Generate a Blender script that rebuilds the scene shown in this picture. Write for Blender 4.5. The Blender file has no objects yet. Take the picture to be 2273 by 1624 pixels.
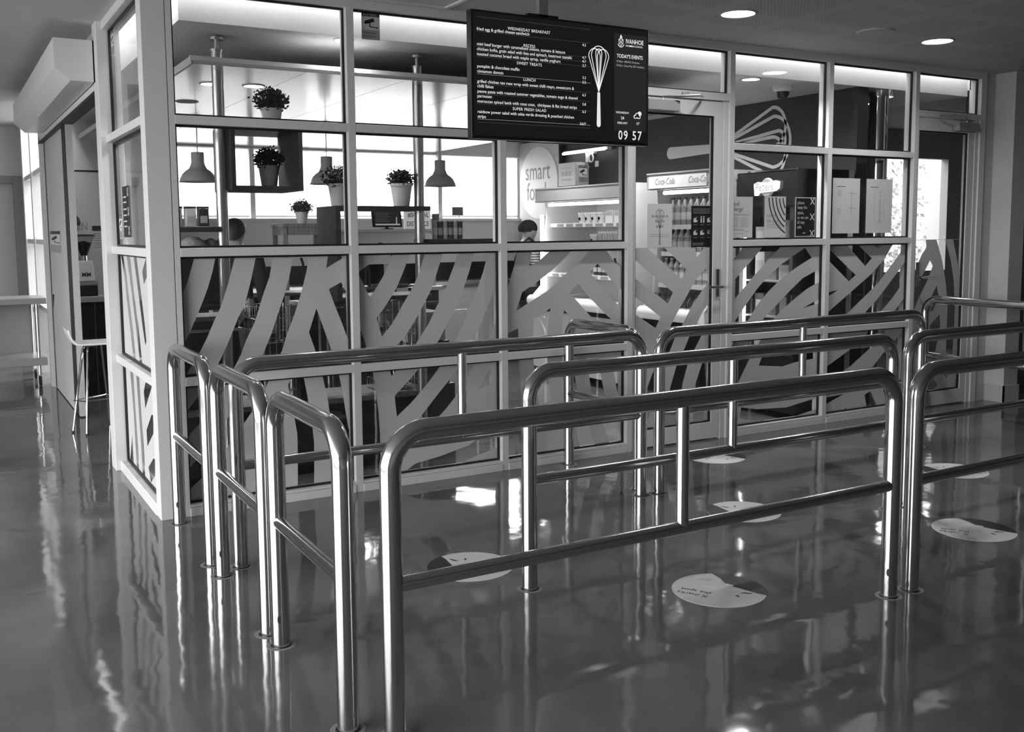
import bpy, bmesh, math, random
from mathutils import Matrix, Vector
random.seed(7)
S = bpy.context.scene
COL = S.collection

# ------------------------------------------------------------------ camera
cam_d = bpy.data.cameras.new('camera'); cam = bpy.data.objects.new('camera', cam_d); COL.objects.link(cam)
_p, _y, _r = -0.0981, 0.5259, -0.0073
_fw = Vector((math.sin(_y)*math.cos(_p), math.cos(_y)*math.cos(_p), math.sin(_p)))
_rt = Vector((math.cos(_y), -math.sin(_y), 0)); _up = _rt.cross(_fw)
_R = _rt*math.cos(_r)+_up*math.sin(_r); _U = -_rt*math.sin(_r)+_up*math.cos(_r)
cam.matrix_world = Matrix(((_R.x, _U.x, -_fw.x, -0.9118), (_R.y, _U.y, -_fw.y, -5.1518), (_R.z, _U.z, -_fw.z, 1.4636), (0, 0, 0, 1)))
cam_d.sensor_fit = 'HORIZONTAL'; cam_d.sensor_width = 36.0
cam_d.lens = 36.0*2186.67/2273.0
cam_d.shift_y = -85.14/2273.0
cam_d.clip_start = 0.05; cam_d.clip_end = 200
S.camera = cam

# ------------------------------------------------------------------ world, daylight, exposure
world = bpy.data.worlds.new('overcast_sky'); S.world = world; world.use_nodes = True
bg = world.node_tree.nodes['Background']
bg.inputs['Strength'].default_value = 4.2
_n = world.node_tree.nodes; _l = world.node_tree.links; _tc = _n.new('ShaderNodeTexCoord'); _sp = _n.new('ShaderNodeSeparateXYZ'); _cr = _n.new('ShaderNodeValToRGB')
_cr.color_ramp.elements[0].position = 0.0; _cr.color_ramp.elements[0].color = (0.35, 0.35, 0.35, 1); _cr.color_ramp.elements[1].position = 0.02; _cr.color_ramp.elements[1].color = (1, 1, 1, 1)   # pale ground below an overcast sky
_l.new(_tc.outputs['Generated'], _sp.inputs[0]); _l.new(_sp.outputs['Z'], _cr.inputs[0]); _l.new(_cr.outputs[0], bg.inputs['Color'])
S.view_settings.view_transform = 'Standard'; S.view_settings.look = 'None'
S.view_settings.gamma = 1.0; S.view_settings.use_curve_mapping = False
S.view_settings.exposure = 1.45
S.cycles.max_bounces = 10; S.cycles.diffuse_bounces = 5; S.cycles.glossy_bounces = 6
S.cycles.transparent_max_bounces = 24; S.cycles.transmission_bounces = 8
S.cycles.sample_clamp_indirect = 6.0; S.cycles.caustics_reflective = False; S.cycles.caustics_refractive = False

def portal(loc, rot, sx, sy):           # window opening that guides daylight sampling
    l = bpy.data.lights.new('daylight_portal', 'AREA'); l.shape = 'RECTANGLE'; l.size = sx; l.size_y = sy
    l.cycles.is_portal = True
    o = bpy.data.objects.new('daylight_portal', l); o.location = loc; o.rotation_euler = rot; COL.objects.link(o)
R90 = math.pi/2
portal((-5.2, -2.6, 1.45), (0, -R90, 0), 2.5, 9.0)      # long window wall to the side of the hall
portal((3.0, 5.5, 1.98), (-R90, 0, 0), 4.4, 0.8)        # ribbon window at the back of the cafe

# ------------------------------------------------------------------ materials (all neutral greys: a black-and-white photograph)
MATS = {}
def mat(name, g, rough=0.5, metal=0.0, spec=0.5, emit=0.0, eg=1.0, coat=0.0):
    m = bpy.data.materials.new(name); m.use_nodes = True
    b = m.node_tree.nodes['Principled BSDF']
    b.inputs['Base Color'].default_value = (g, g, g, 1); b.inputs['Roughness'].default_value = rough
    b.inputs['Metallic'].default_value = metal; b.inputs['Specular IOR Level'].default_value = spec
    if emit: b.inputs['Emission Color'].default_value = (eg, eg, eg, 1); b.inputs['Emission Strength'].default_value = emit
    if coat: b.inputs['Coat Weight'].default_value = coat; b.inputs['Coat Roughness'].default_value = 0.05
    MATS[name] = m; return m
def nodes(m): return m.node_tree.nodes, m.node_tree.links, m.node_tree.nodes['Principled BSDF']
def add(ns, t, **kw):
    n = ns.new(t)
    for k, v in kw.items(): setattr(n, k, v)
    return n
def noisy(name, g0, g1, scale=8, rough=0.5, metal=0.0, stretch=None, detail=4, bump=0.0, bscale=60, spec=0.5):
    m = mat(name, g0, rough, metal, spec); ns, ln, b = nodes(m)
    tc = add(ns, 'ShaderNodeTexCoord'); mp = add(ns, 'ShaderNodeMapping')
    if stretch: mp.inputs['Scale'].default_value = stretch
    nz = add(ns, 'ShaderNodeTexNoise'); nz.inputs['Scale'].default_value = scale; nz.inputs['Detail'].default_value = detail
    cr = add(ns, 'ShaderNodeValToRGB'); cr.color_ramp.elements[0].color = (g0, g0, g0, 1); cr.color_ramp.elements[1].color = (g1, g1, g1, 1)
    cr.color_ramp.elements[0].position = 0.3; cr.color_ramp.elements[1].position = 0.7
    ln.new(tc.outputs['Object'], mp.inputs[0]); ln.new(mp.outputs[0], nz.inputs['Vector']); ln.new(nz.outputs['Fac'], cr.inputs[0]); ln.new(cr.outputs[0], b.inputs['Base Color'])
    if bump:
        n2 = add(ns, 'ShaderNodeTexNoise'); n2.inputs['Scale'].default_value = bscale; ln.new(mp.outputs[0], n2.inputs['Vector'])
        bp = add(ns, 'ShaderNodeBump'); bp.inputs['Strength'].default_value = bump; bp.inputs['Distance'].default_value = 0.01
        ln.new(n2.outputs['Fac'], bp.inputs['Height']); ln.new(bp.outputs[0], b.inputs['Normal'])
    return m
WHITE = mat('white_powder_coat', 0.72, 0.4)
noisy('wall_paint', 0.52, 0.58, 2.0, 0.7)
mat('gasket_black', 0.012, 0.5)
mat('film_white', 0.58, 0.55)
mat('paper', 0.66, 0.7); mat('ink', 0.05, 0.7); mat('ink_grey', 0.3, 0.7); mat('black_card', 0.012, 0.5)
mat('black_plastic', 0.012, 0.35); mat('dark_plastic', 0.03, 0.4); mat('grey_plastic', 0.32, 0.5)
noisy('dark_wall', 0.018, 0.028, 1.5, 0.6)
mat('cafe_wall', 0.5, 0.7); mat('cafe_white', 0.7, 0.5); mat('mid_wall', 0.26, 0.7)
mat('cafe_ceiling', 0.62, 0.6); mat('gloss_ceiling', 0.5, 0.16, spec=0.6)
noisy('wood_dark', 0.02, 0.05, 6, 0.45, stretch=(2, 2, 14), bump=0.15)
noisy('wood_mid', 0.16, 0.3, 6, 0.5, stretch=(14, 2, 2))
mat('pot_grey', 0.34, 0.55); mat('pot_pale', 0.6, 0.5); noisy('leaf', 0.012, 0.07, 30, 0.6); noisy('leaf_pale', 0.05, 0.2, 30, 0.6); mat('soil', 0.02, 0.9)
mat('lamp_enamel', 0.33, 0.25); mat('lamp_light', 0.8, 0.5)
mat('chrome', 0.75, 0.08, 1.0); mat('steel_sheet', 0.5, 0.3, 1.0)
mat('tile_dark', 0.02, 0.25); mat('grout', 0.12, 0.8)
mat('light_disc', 1.0, 0.5, emit=12.0); mat('tube_light', 1.0, 0.5, emit=3.2); mat('glow_white', 0.9, 0.5, emit=0.8); mat('glow_soft', 0.6, 0.5, emit=0.1)
mat('logo_grey', 0.22, 0.5, emit=0.06); mat('logo_dim', 0.18, 0.5, emit=0.1)
mat('screen_black', 0.003, 0.2, spec=0.25, emit=0.003); mat('screen_panel', 0.005, 0.2, spec=0.25, emit=0.007)
mat('screen_text', 0.7, 0.5, emit=0.24); mat('screen_dim', 0.1, 0.5, emit=0.02); mat('screen_grey', 0.45, 0.5, emit=0.1)
mat('bottle_clear', 0.28, 0.1); mat('bottle_dark', 0.04, 0.12); mat('bottle_label', 0.55, 0.5); mat('cap_dark', 0.02, 0.4); mat('cap_pale', 0.6, 0.4)
mat('pack_white', 0.75, 0.5); mat('pack_grey', 0.36, 0.5); mat('pack_dark', 0.05, 0.4)
mat('skin', 0.34, 0.55); mat('cloth_black', 0.012, 0.9); mat('cloth_dark', 0.03, 0.9); mat('hair_dark', 0.012, 0.55); mat('cloth_grey', 0.22, 0.9)
noisy('knit', 0.3, 0.6, 120, 0.9, bump=0.4, bscale=160); mat('trolley_top', 0.42, 0.35, 0.6); mat('rubber', 0.015, 0.7); mat('white_shell', 0.72, 0.35)
mat('bean', 0.015, 0.6)

# brushed stainless tube
m = mat('brushed_steel', 0.62, 0.2, 1.0); ns, ln, b = nodes(m)
tc = add(ns, 'ShaderNodeTexCoord'); nz = add(ns, 'ShaderNodeTexNoise'); nz.inputs['Scale'].default_value = 260; nz.inputs['Detail'].default_value = 3
mp = add(ns, 'ShaderNodeMapping'); mp.inputs['Scale'].default_value = (1, 1, 1)
mr = add(ns, 'ShaderNodeMapRange'); mr.inputs['To Min'].default_value = 0.09; mr.inputs['To Max'].default_value = 0.19
ln.new(tc.outputs['Object'], mp.inputs[0]); ln.new(mp.outputs[0], nz.inputs['Vector']); ln.new(nz.outputs['Fac'], mr.inputs['Value']); ln.new(mr.outputs[0], b.inputs['Roughness'])

# polished vinyl floor: mottled grey, wavy gloss
m = mat('polished_floor', 0.13, 0.1, spec=0.55); ns, ln, b = nodes(m)
tc = add(ns, 'ShaderNodeTexCoord')
n1 = add(ns, 'ShaderNodeTexNoise'); n1.inputs['Scale'].default_value = 1.6; n1.inputs['Detail'].default_value = 5
n2 = add(ns, 'ShaderNodeTexNoise'); n2.inputs['Scale'].default_value = 240; n2.inputs['Detail'].default_value = 2
mx = add(ns, 'ShaderNodeMath', operation='MULTIPLY_ADD'); mx.inputs[1].default_value = 0.35
cr = add(ns, 'ShaderNodeValToRGB'); cr.color_ramp.elements[0].position = 0.35; cr.color_ramp.elements[1].position = 0.9
cr.color_ramp.elements[0].color = (0.085, 0.085, 0.085, 1); cr.color_ramp.elements[1].color = (0.16, 0.16, 0.16, 1)
n3 = add(ns, 'ShaderNodeTexNoise'); n3.inputs['Scale'].default_value = 7; n3.inputs['Detail'].default_value = 1.5
bp = add(ns, 'ShaderNodeBump'); bp.inputs['Strength'].default_value = 0.1; bp.inputs['Distance'].default_value = 0.012
mr = add(ns, 'ShaderNodeMapRange'); mr.inputs['To Min'].default_value = 0.03; mr.inputs['To Max'].default_value = 0.1
for n in (n1, n2, n3): ln.new(tc.outputs['Object'], n.inputs['Vector'])
ln.new(n2.outputs['Fac'], mx.inputs[0]); ln.new(n1.outputs['Fac'], mx.inputs[2]); ln.new(mx.outputs[0], cr.inputs[0]); ln.new(cr.outputs[0], b.inputs['Base Color'])
ln.new(n3.outputs['Fac'], bp.inputs['Height']); ln.new(bp.outputs[0], b.inputs['Normal']); ln.new(n1.outputs['Fac'], mr.inputs['Value']); ln.new(mr.outputs[0], b.inputs['Roughness'])

# perforated plasterboard ceiling: dot grid in square fields with plain margins
m = mat('perforated_ceiling', 0.5, 0.75); ns, ln, b = nodes(m)
tc = add(ns, 'ShaderNodeTexCoord'); sp = add(ns, 'ShaderNodeSeparateXYZ'); ln.new(tc.outputs['Object'], sp.inputs[0])
def mth(op, a, c=None, v=None):
    n = add(ns, 'ShaderNodeMath', operation=op)
    if hasattr(a, 'is_linked'): ln.new(a, n.inputs[0])
    else: n.inputs[0].default_value = a
    if c is not None:
        if hasattr(c, 'is_linked'): ln.new(c, n.inputs[1])
        else: n.inputs[1].default_value = c
    if v is not None: n.inputs[2].default_value = v
    return n.outputs[0]
dots = []; mask = []
for ax in ('X', 'Y'):
    f = mth('FRACT', mth('MULTIPLY', sp.outputs[ax], 1/0.026)); d = mth('SUBTRACT', f, 0.5); dots.append(mth('MULTIPLY', d, d))
    g = mth('FRACT', mth('ADD', mth('MULTIPLY', sp.outputs[ax], 1/0.62), 0.12)); mask.append(mth('LESS_THAN', mth('ABSOLUTE', mth('SUBTRACT', g, 0.5)), 0.4))
hole = mth('LESS_THAN', mth('ADD', dots[0], dots[1]), 0.075)
hole = mth('MULTIPLY', mth('MULTIPLY', hole, mask[0]), mask[1])
hole = mth('MULTIPLY', hole, mth('LESS_THAN', sp.outputs['Y'], -0.45))
mxc = add(ns, 'ShaderNodeMix', data_type='RGBA'); mxc.inputs[6].default_value = (0.52, 0.52, 0.52, 1); mxc.inputs[7].default_value = (0.3, 0.3, 0.3, 1)
ln.new(hole, mxc.inputs[0]); ln.new(mxc.outputs[2], b.inputs['Base Color'])

# thin clear glass: see-through with Fresnel mirror
def glassmat(name, tint, refl=1.0):
    m = bpy.data.materials.new(name); m.use_nodes = True; ns = m.node_tree.nodes; ln = m.node_tree.links; ns.clear()
    out = add(ns, 'ShaderNodeOutputMaterial'); mx = add(ns, 'ShaderNodeMixShader'); tr = add(ns, 'ShaderNodeBsdfTransparent'); gl = add(ns, 'ShaderNodeBsdfGlossy')
    fr = add(ns, 'ShaderNodeFresnel'); fr.inputs['IOR'].default_value = 1.45
    # both faces of the thin pane reflect like an outer face
    ge = add(ns, 'ShaderNodeNewGeometry'); io = add(ns, 'ShaderNodeMapRange'); io.inputs['To Min'].default_value = 1.45; io.inputs['To Max'].default_value = 1/1.45
    ln.new(ge.outputs['Backfacing'], io.inputs['Value']); ln.new(io.outputs[0], fr.inputs['IOR'])
    tr.inputs['Color'].default_value = (tint, tint, tint, 1); gl.inputs['Roughness'].default_value = 0.0; gl.inputs['Color'].default_value = (refl, refl, refl, 1)
    ln.new(fr.outputs[0], mx.inputs[0]); ln.new(tr.outputs[0], mx.inputs[1]); ln.new(gl.outputs[0], mx.inputs[2]); ln.new(mx.outputs[0], out.inputs[0])
    MATS[name] = m
glassmat('clear_glass', 0.95); glassmat('hopper_glass', 0.75)
# dark small tiles on far surfaces and striped jersey
m = mat('striped_jersey', 0.5, 0.9); ns, ln, b = nodes(m)
tc = add(ns, 'ShaderNodeTexCoord'); sp = add(ns, 'ShaderNodeSeparateXYZ'); ln.new(tc.outputs['Object'], sp.inputs[0])
st = mth('LESS_THAN', mth('FRACT', mth('MULTIPLY', sp.outputs['Z'], 1/0.028)), 0.5)
mxc = add(ns, 'ShaderNodeMix', data_type='RGBA'); mxc.inputs[6].default_value = (0.6, 0.6, 0.6, 1); mxc.inputs[7].default_value = (0.1, 0.1, 0.1, 1)
ln.new(st, mxc.inputs[0]); ln.new(mxc.outputs[2], b.inputs['Base Color'])

# ------------------------------------------------------------------ mesh helpers
class MB:
    def __init__(s): s.v = []; s.f = []
    def box(s, x0, x1, y0, y1, z0, z1):
        i = len(s.v); s.v += [(x, y, z) for z in (z0, z1) for y in (y0, y1) for x in (x0, x1)]
        s.f += [tuple(i+k for k in q) for q in ((0, 2, 3, 1), (4, 5, 7, 6), (0, 1, 5, 4), (2, 6, 7, 3), (0, 4, 6, 2), (1, 3, 7, 5))]; return s
    def tube(s, path, r, n=16, cap=True, radii=None):
        P = [Vector(p) for p in path]; i0 = len(s.v); ref = None
        for k, p in enumerate(P):
            t = (P[min(k+1, len(P)-1)]-P[max(k-1, 0)]).normalized()
            if ref is None:
                ref = t.orthogonal().normalized()
            ref = (ref-t*ref.dot(t)).normalized(); bi = t.cross(ref); rr = radii[k] if radii else r
            for j in range(n):
                a = 2*math.pi*j/n; s.v.append(tuple(p+ref*(rr*math.cos(a))+bi*(rr*math.sin(a))))
        for k in range(len(P)-1):
            for j in range(n):
                a = i0+k*n+j; c = i0+k*n+(j+1) % n; s.f.append((a, c, c+n, a+n))
        if cap:
            s.f.append(tuple(i0+j for j in range(n))[::-1]); e = i0+(len(P)-1)*n; s.f.append(tuple(e+j for j in range(n)))
        return s
    def lathe(s, prof, c=(0, 0, 0), n=24, axis='z'):
        i0 = len(s.v)
        for r, h in prof:
            for j in range(n):
                a = 2*math.pi*j/n; p = (r*math.cos(a), r*math.sin(a), h)
                if axis == 'y': p = (p[0], -p[2], p[1])
                if axis == 'x': p = (-p[2], p[0], p[1])
                s.v.append((c[0]+p[0], c[1]+p[1], c[2]+p[2]))
        for k in range(len(prof)-1):
            for j in range(n):
                a = i0+k*n+j; d = i0+k*n+(j+1) % n; s.f.append((a, d, d+n, a+n))
        if prof[0][0] > 1e-6: s.f.append(tuple(i0+j for j in range(n))[::-1])
        if prof[-1][0] > 1e-6: e = i0+(len(prof)-1)*n; s.f.append(tuple(e+j for j in range(n)))
        return s
    def prism(s, poly, axis, a, b):          # 2-D outline extruded from a to b along an axis
        n = len(poly); i = len(s.v)
        def pt(p, t): return (t, p[0], p[1]) if axis == 'x' else (p[0], t, p[1]) if axis == 'y' else (p[0], p[1], t)
        s.v += [pt(p, a) for p in poly]+[pt(p, b) for p in poly]
        s.f.append(tuple(range(i, i+n))[::-1]); s.f.append(tuple(range(i+n, i+2*n)))
        for k in range(n): s.f.append((i+k, i+(k+1) % n, i+n+(k+1) % n, i+n+k))
        return s
    def face(s, pts): i = len(s.v); s.v += [tuple(p) for p in pts]; s.f.append(tuple(range(i, i+len(pts)))); return s
    def build(s, name, m, parent=None, smooth=False, bevel=0.0):
        me = bpy.data.meshes.new(name); me.from_pydata(s.v, [], s.f)
        bm = bmesh.new(); bm.from_mesh(me); bmesh.ops.recalc_face_normals(bm, faces=bm.faces); bm.to_mesh(me); bm.free()
        me.materials.append(MATS[m])
        if smooth:
            for p in me.polygons: p.use_smooth = True
            me.set_sharp_from_angle(angle=math.radians(38))
        o = bpy.data.objects.new(name, me); COL.objects.link(o); attach(o, parent)
        if bevel:
            bv = o.modifiers.new('bevel', 'BEVEL'); bv.width = bevel; bv.segments = 2; bv.limit_method = 'ANGLE'
        return o
def wloc(p):
    v = Vector((0, 0, 0))
    while p is not None: v += p.location; p = p.parent
    return v
def attach(o, parent):
    if parent is not None: o.parent = parent; o.location = -wloc(parent)
def tag(o, label=None, cat=None, group=None, kind=None):
    if label: o['label'] = label
    if cat: o['category'] = cat
    if group: o['group'] = group
    if kind: o['kind'] = kind
    return o
def root(name, loc, label=None, cat=None, group=None, kind=None):
    o = bpy.data.objects.new(name, None); o.empty_display_size = 0.1; o.location = loc; COL.objects.link(o)
    return tag(o, label, cat, group, kind)
def copy_tree(o, delta=None, parent=None, **kw):
    c = o.copy(); COL.objects.link(c)
    if parent is not None: c.parent = parent
    if delta is not None: c.location = o.location+Vector(delta)
    for ch in o.children: copy_tree(ch, None, c)
    if kw: tag(c, **kw)
    return c
def to_mesh(o, name, m, parent):
    bpy.context.view_layer.update()
    dg = bpy.context.evaluated_depsgraph_get(); me = bpy.data.meshes.new_from_object(o.evaluated_get(dg)); me.name = name
    mw = o.matrix_world.copy(); cd = o.data; bpy.data.objects.remove(o); bpy.data.curves.remove(cd)
    me.transform(mw); me.materials.clear(); me.materials.append(MATS[m])
    n = bpy.data.objects.new(name, me); COL.objects.link(n); attach(n, parent); return n
FRONT = ((1, 0, 0), (0, 0, 1)); SIDE = ((0, -1, 0), (0, 0, 1))      # reading directions on walls that face -y and -x
def txt(name, s, size, at, m, parent, plane=FRONT, align='LEFT', bold=0.0, shear=0.0, sx=1.0, space=1.0, depth=0.0):
    c = bpy.data.curves.new(name, 'FONT'); c.body = s; c.size = size; c.align_x = align; c.offset = bold*size; c.shear = shear; c.space_character = space; c.resolution_u = 3
    c.extrude = depth
    o = bpy.data.objects.new(name, c); COL.objects.link(o)
    X = Vector(plane[0])*sx; Y = Vector(plane[1]); Z = Vector(plane[0]).cross(Y)
    o.matrix_world = Matrix(((X.x, Y.x, Z.x, at[0]), (X.y, Y.y, Z.y, at[1]), (X.z, Y.z, Z.z, at[2]), (0, 0, 0, 1)))
    return to_mesh(o, name, m, parent)
def sheet(name, outlines, m, parent, place):
    """flat sheet with holes: first outline is the border; place maps 2-D to 3-D"""
    c = bpy.data.curves.new(name, 'CURVE'); c.dimensions = '2D'; c.fill_mode = 'BOTH'
    for ol in outlines:
        sp_ = c.splines.new('POLY'); sp_.points.add(len(ol)-1)
        for p, q in zip(sp_.points, ol): p.co = (q[0], q[1], 0, 1)
        sp_.use_cyclic_u = True
    o = bpy.data.objects.new(name, c); COL.objects.link(o)
    n = to_mesh(o, name, m, None)
    for v in n.data.vertices: v.co = place(v.co.x, v.co.y)
    attach(n, parent); return n
def clip(poly, x0, x1, z0, z1):
    for ax, lim, sg in ((0, x0, 1), (0, x1, -1), (1, z0, 1), (1, z1, -1)):
        out = []
        for i, p in enumerate(poly):
            q = poly[i-1]; a = (p[ax]-lim)*sg; c = (q[ax]-lim)*sg
            if (a >= 0) != (c >= 0): t = c/(c-a); out.append((q[0]+(p[0]-q[0])*t, q[1]+(p[1]-q[1])*t))
            if a >= 0: out.append(p)
        poly = out
        if len(poly) < 3: return None
    area = sum(poly[i-1][0]*p[1]-p[0]*poly[i-1][1] for i, p in enumerate(poly))
    return poly if abs(area) > 4e-5 else None
def arc(c, r, a0, a1, n): return [(c[0]+r*math.cos(a0+(a1-a0)*i/n), c[1]+r*math.sin(a0+(a1-a0)*i/n)) for i in range(n+1)]
# ------------------------------------------------------------------ setting: hall shell
def struct(name, mb, m, **kw): return tag(mb.build(name, m, **kw), kind='structure')
ZC = 2.72
struct('floor', MB().box(-5.2, 12, -9, 9, -0.1, 0), 'polished_floor')
struct('ceiling_hall', MB().box(-5.2, 12, -9, 0.06, ZC, ZC+0.12), 'perforated_ceiling')
struct('ceiling_corridor', MB().box(-5.2, 0.06, 0.06, 9, ZC, ZC+0.12), 'wall_paint')
wl = root('wall_left', (-5.2, -2.6, 0), kind='structure')
MB().box(-5.3, -5.2, -9, 9, 0, 0.2).build('wall_base', 'wall_paint', wl); MB().box(-5.3, -5.2, -9, 9, 2.7, 2.84).build('wall_head', 'wall_paint', wl)
MB().box(-5.3, -5.2, -9, -7.1, 0.2, 2.7).build('wall_pier', 'wall_paint', wl); MB().box(-5.3, -5.2, 1.9, 9, 0.2, 2.7).build('wall_pier', 'wall_paint', wl)
for i in range(1, 6): MB().box(-5.28, -5.2, -7.1+1.5*i-0.03, -7.1+1.5*i+0.03, 0.2, 2.7).build('mullion', 'white_powder_coat', wl)
struct('wall_behind', MB().box(-5.2, 12, -9.1, -9, 0, 2.84), 'mid_wall')
struct('wall_right', MB().box(12, 12.1, -9, 9, 0, 2.84), 'mid_wall')
fw = root('wall_far', (-2, 8, 0), kind='structure')
MB().box(-5.2, -1.2, 8, 8.1, 0, ZC).build('wall_panel', 'wall_paint', fw); MB().box(-1.2, 0.02, 8, 8.1, 2.12, ZC).build('wall_panel', 'wall_paint', fw)
MB().box(-1.2, 0.0, 8.08, 8.14, 0, 2.12).build('door_leaf', 'cafe_wall', fw); MB().box(-0.1, 0.02, 7.97, 8.08, 0, 2.15).build('door_jamb', 'mid_wall', fw); MB().box(-1.2, -0.1, 7.98, 8.08, 2.06, 2.15).build('door_head', 'mid_wall', fw)

# ------------------------------------------------------------------ cafe enclosure
struct('wall_back', (lambda b: (b.box(0.0, 1.0, 5.25, 5.4, 0, 2.6), b.box(1.0, 5.5, 5.25, 5.4, 0, 1.58), b.box(1.0, 5.5, 5.25, 5.4, 2.34, 2.6), b)[-1])(MB()), 'cafe_white')
bw = root('window_8', (3.2, 5.3, 1.58), kind='structure')
MB().box(1.0, 5.3, 5.22, 5.42, 1.58, 1.61).build('sill', 'cafe_white', bw)
for x in (2.0, 3.1, 4.2): MB().box(x-0.025, x+0.025, 5.3, 5.36, 1.61, 2.34).build('mullion', 'cafe_white', bw)
MB().box(1.0, 5.3, 5.33, 5.336, 1.61, 2.34).build('pane', 'clear_glass', bw)
MB().tube([(0.9, 6.4, 1.66), (6.2, 6.4, 1.66)], 0.018, 8).build('outside_rail', 'grey_plastic', bw)
struct('wall_side', MB().box(5.3, 5.42, 0.2, 5.4, 0, 2.6), 'dark_wall')
struct('ceiling_cafe', MB().box(0.22, 6.6, 0.18, 5.4, 2.55, 2.84), 'cafe_ceiling')
rf = root('ceiling_raft', (2.4, 2.8, 2.36), kind='structure')
for i in range(6):
    x0 = 0.32+i*0.62; MB().box(x0+0.002, x0+0.618, 0.33, 5.2, 2.36, 2.365).build('panel', 'gloss_ceiling', rf)
MB().box(0.32, 4.04, 0.33, 5.2, 2.366, 2.4).build('raft_core', 'cafe_wall', rf)
MB().box(0.3, 4.06, 0.318, 0.33, 2.378, 2.402).build('edge_trim', 'cafe_white', rf); MB().box(0.308, 0.32, 0.33, 5.2, 2.36, 2.402).build('edge_trim', 'grey_plastic', rf)
struct('wall_service', MB().box(5.42, 12, 2.6, 2.7, 0, 0.95).box(5.42, 8.5, 2.6, 2.7, 0.95, 2.6).box(9.7, 12, 2.6, 2.7, 0.95, 2.6).box(8.5, 9.7, 2.6, 2.7, 2.28, 2.6), 'mid_wall')
struct('ceiling_service', MB().box(6.6, 12, 0.06, 2.7, 2.6, 2.84), 'cafe_wall')

# ------------------------------------------------------------------ glazed front: posts, mullions, transoms
D = 0.1; GY = 0.05                     # frame depth, glass plane
MX = [(1.057, 1.101), (2.006, 2.05), (2.947, 2.991), (3.81, 3.855), (4.768, 4.812), (5.722, 5.766), (6.51, 6.56)]
TZ = [(0.681, 0.726), (1.343, 1.387), (2.006, 2.05)]
wf = root('wall_front', (0, 0, 0), kind='structure')
BV = 0.002
MB().box(0, 0.115, 0, 0.115, 0, ZC).build('corner_post', 'white_powder_coat', wf, bevel=0.003)
MB().box(0.1175, 0.147, 0.002, D, 0, ZC).build('jamb', 'white_powder_coat', wf, bevel=BV)
for a, c in MX[:-1]: MB().box(a, c, 0, D, 0.0, ZC).build('mullion', 'white_powder_coat', wf, bevel=BV)
MB().box(6.53, 6.6, 0, D, 0, ZC).build('jamb', 'white_powder_coat', wf, bevel=BV)
bays = [(0.147, 1.057), (1.101, 2.006), (2.05, 2.947), None, (3.855, 4.768), (4.812, 5.722), None]
for bay in bays:
    if not bay: continue
    for z0, z1 in TZ: MB().box(bay[0], bay[1], 0.0005, D, z0, z1).build('transom', 'white_powder_coat', wf, bevel=BV)
    MB().box(bay[0], bay[1], 0.0005, D, 0.048, 0.062).box(bay[0], bay[1], 0.012, D, 0.044, 0.05).build('sill_bead', 'white_powder_coat', wf)
    MB().box(bay[0], bay[1], -0.004, D, 0.0, 0.045).build('sill', 'white_powder_coat', wf, bevel=BV)
MB().box(0.147, 6.53, -0.001, D, 2.667, ZC).build('head', 'white_powder_coat', wf, bevel=BV)
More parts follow.
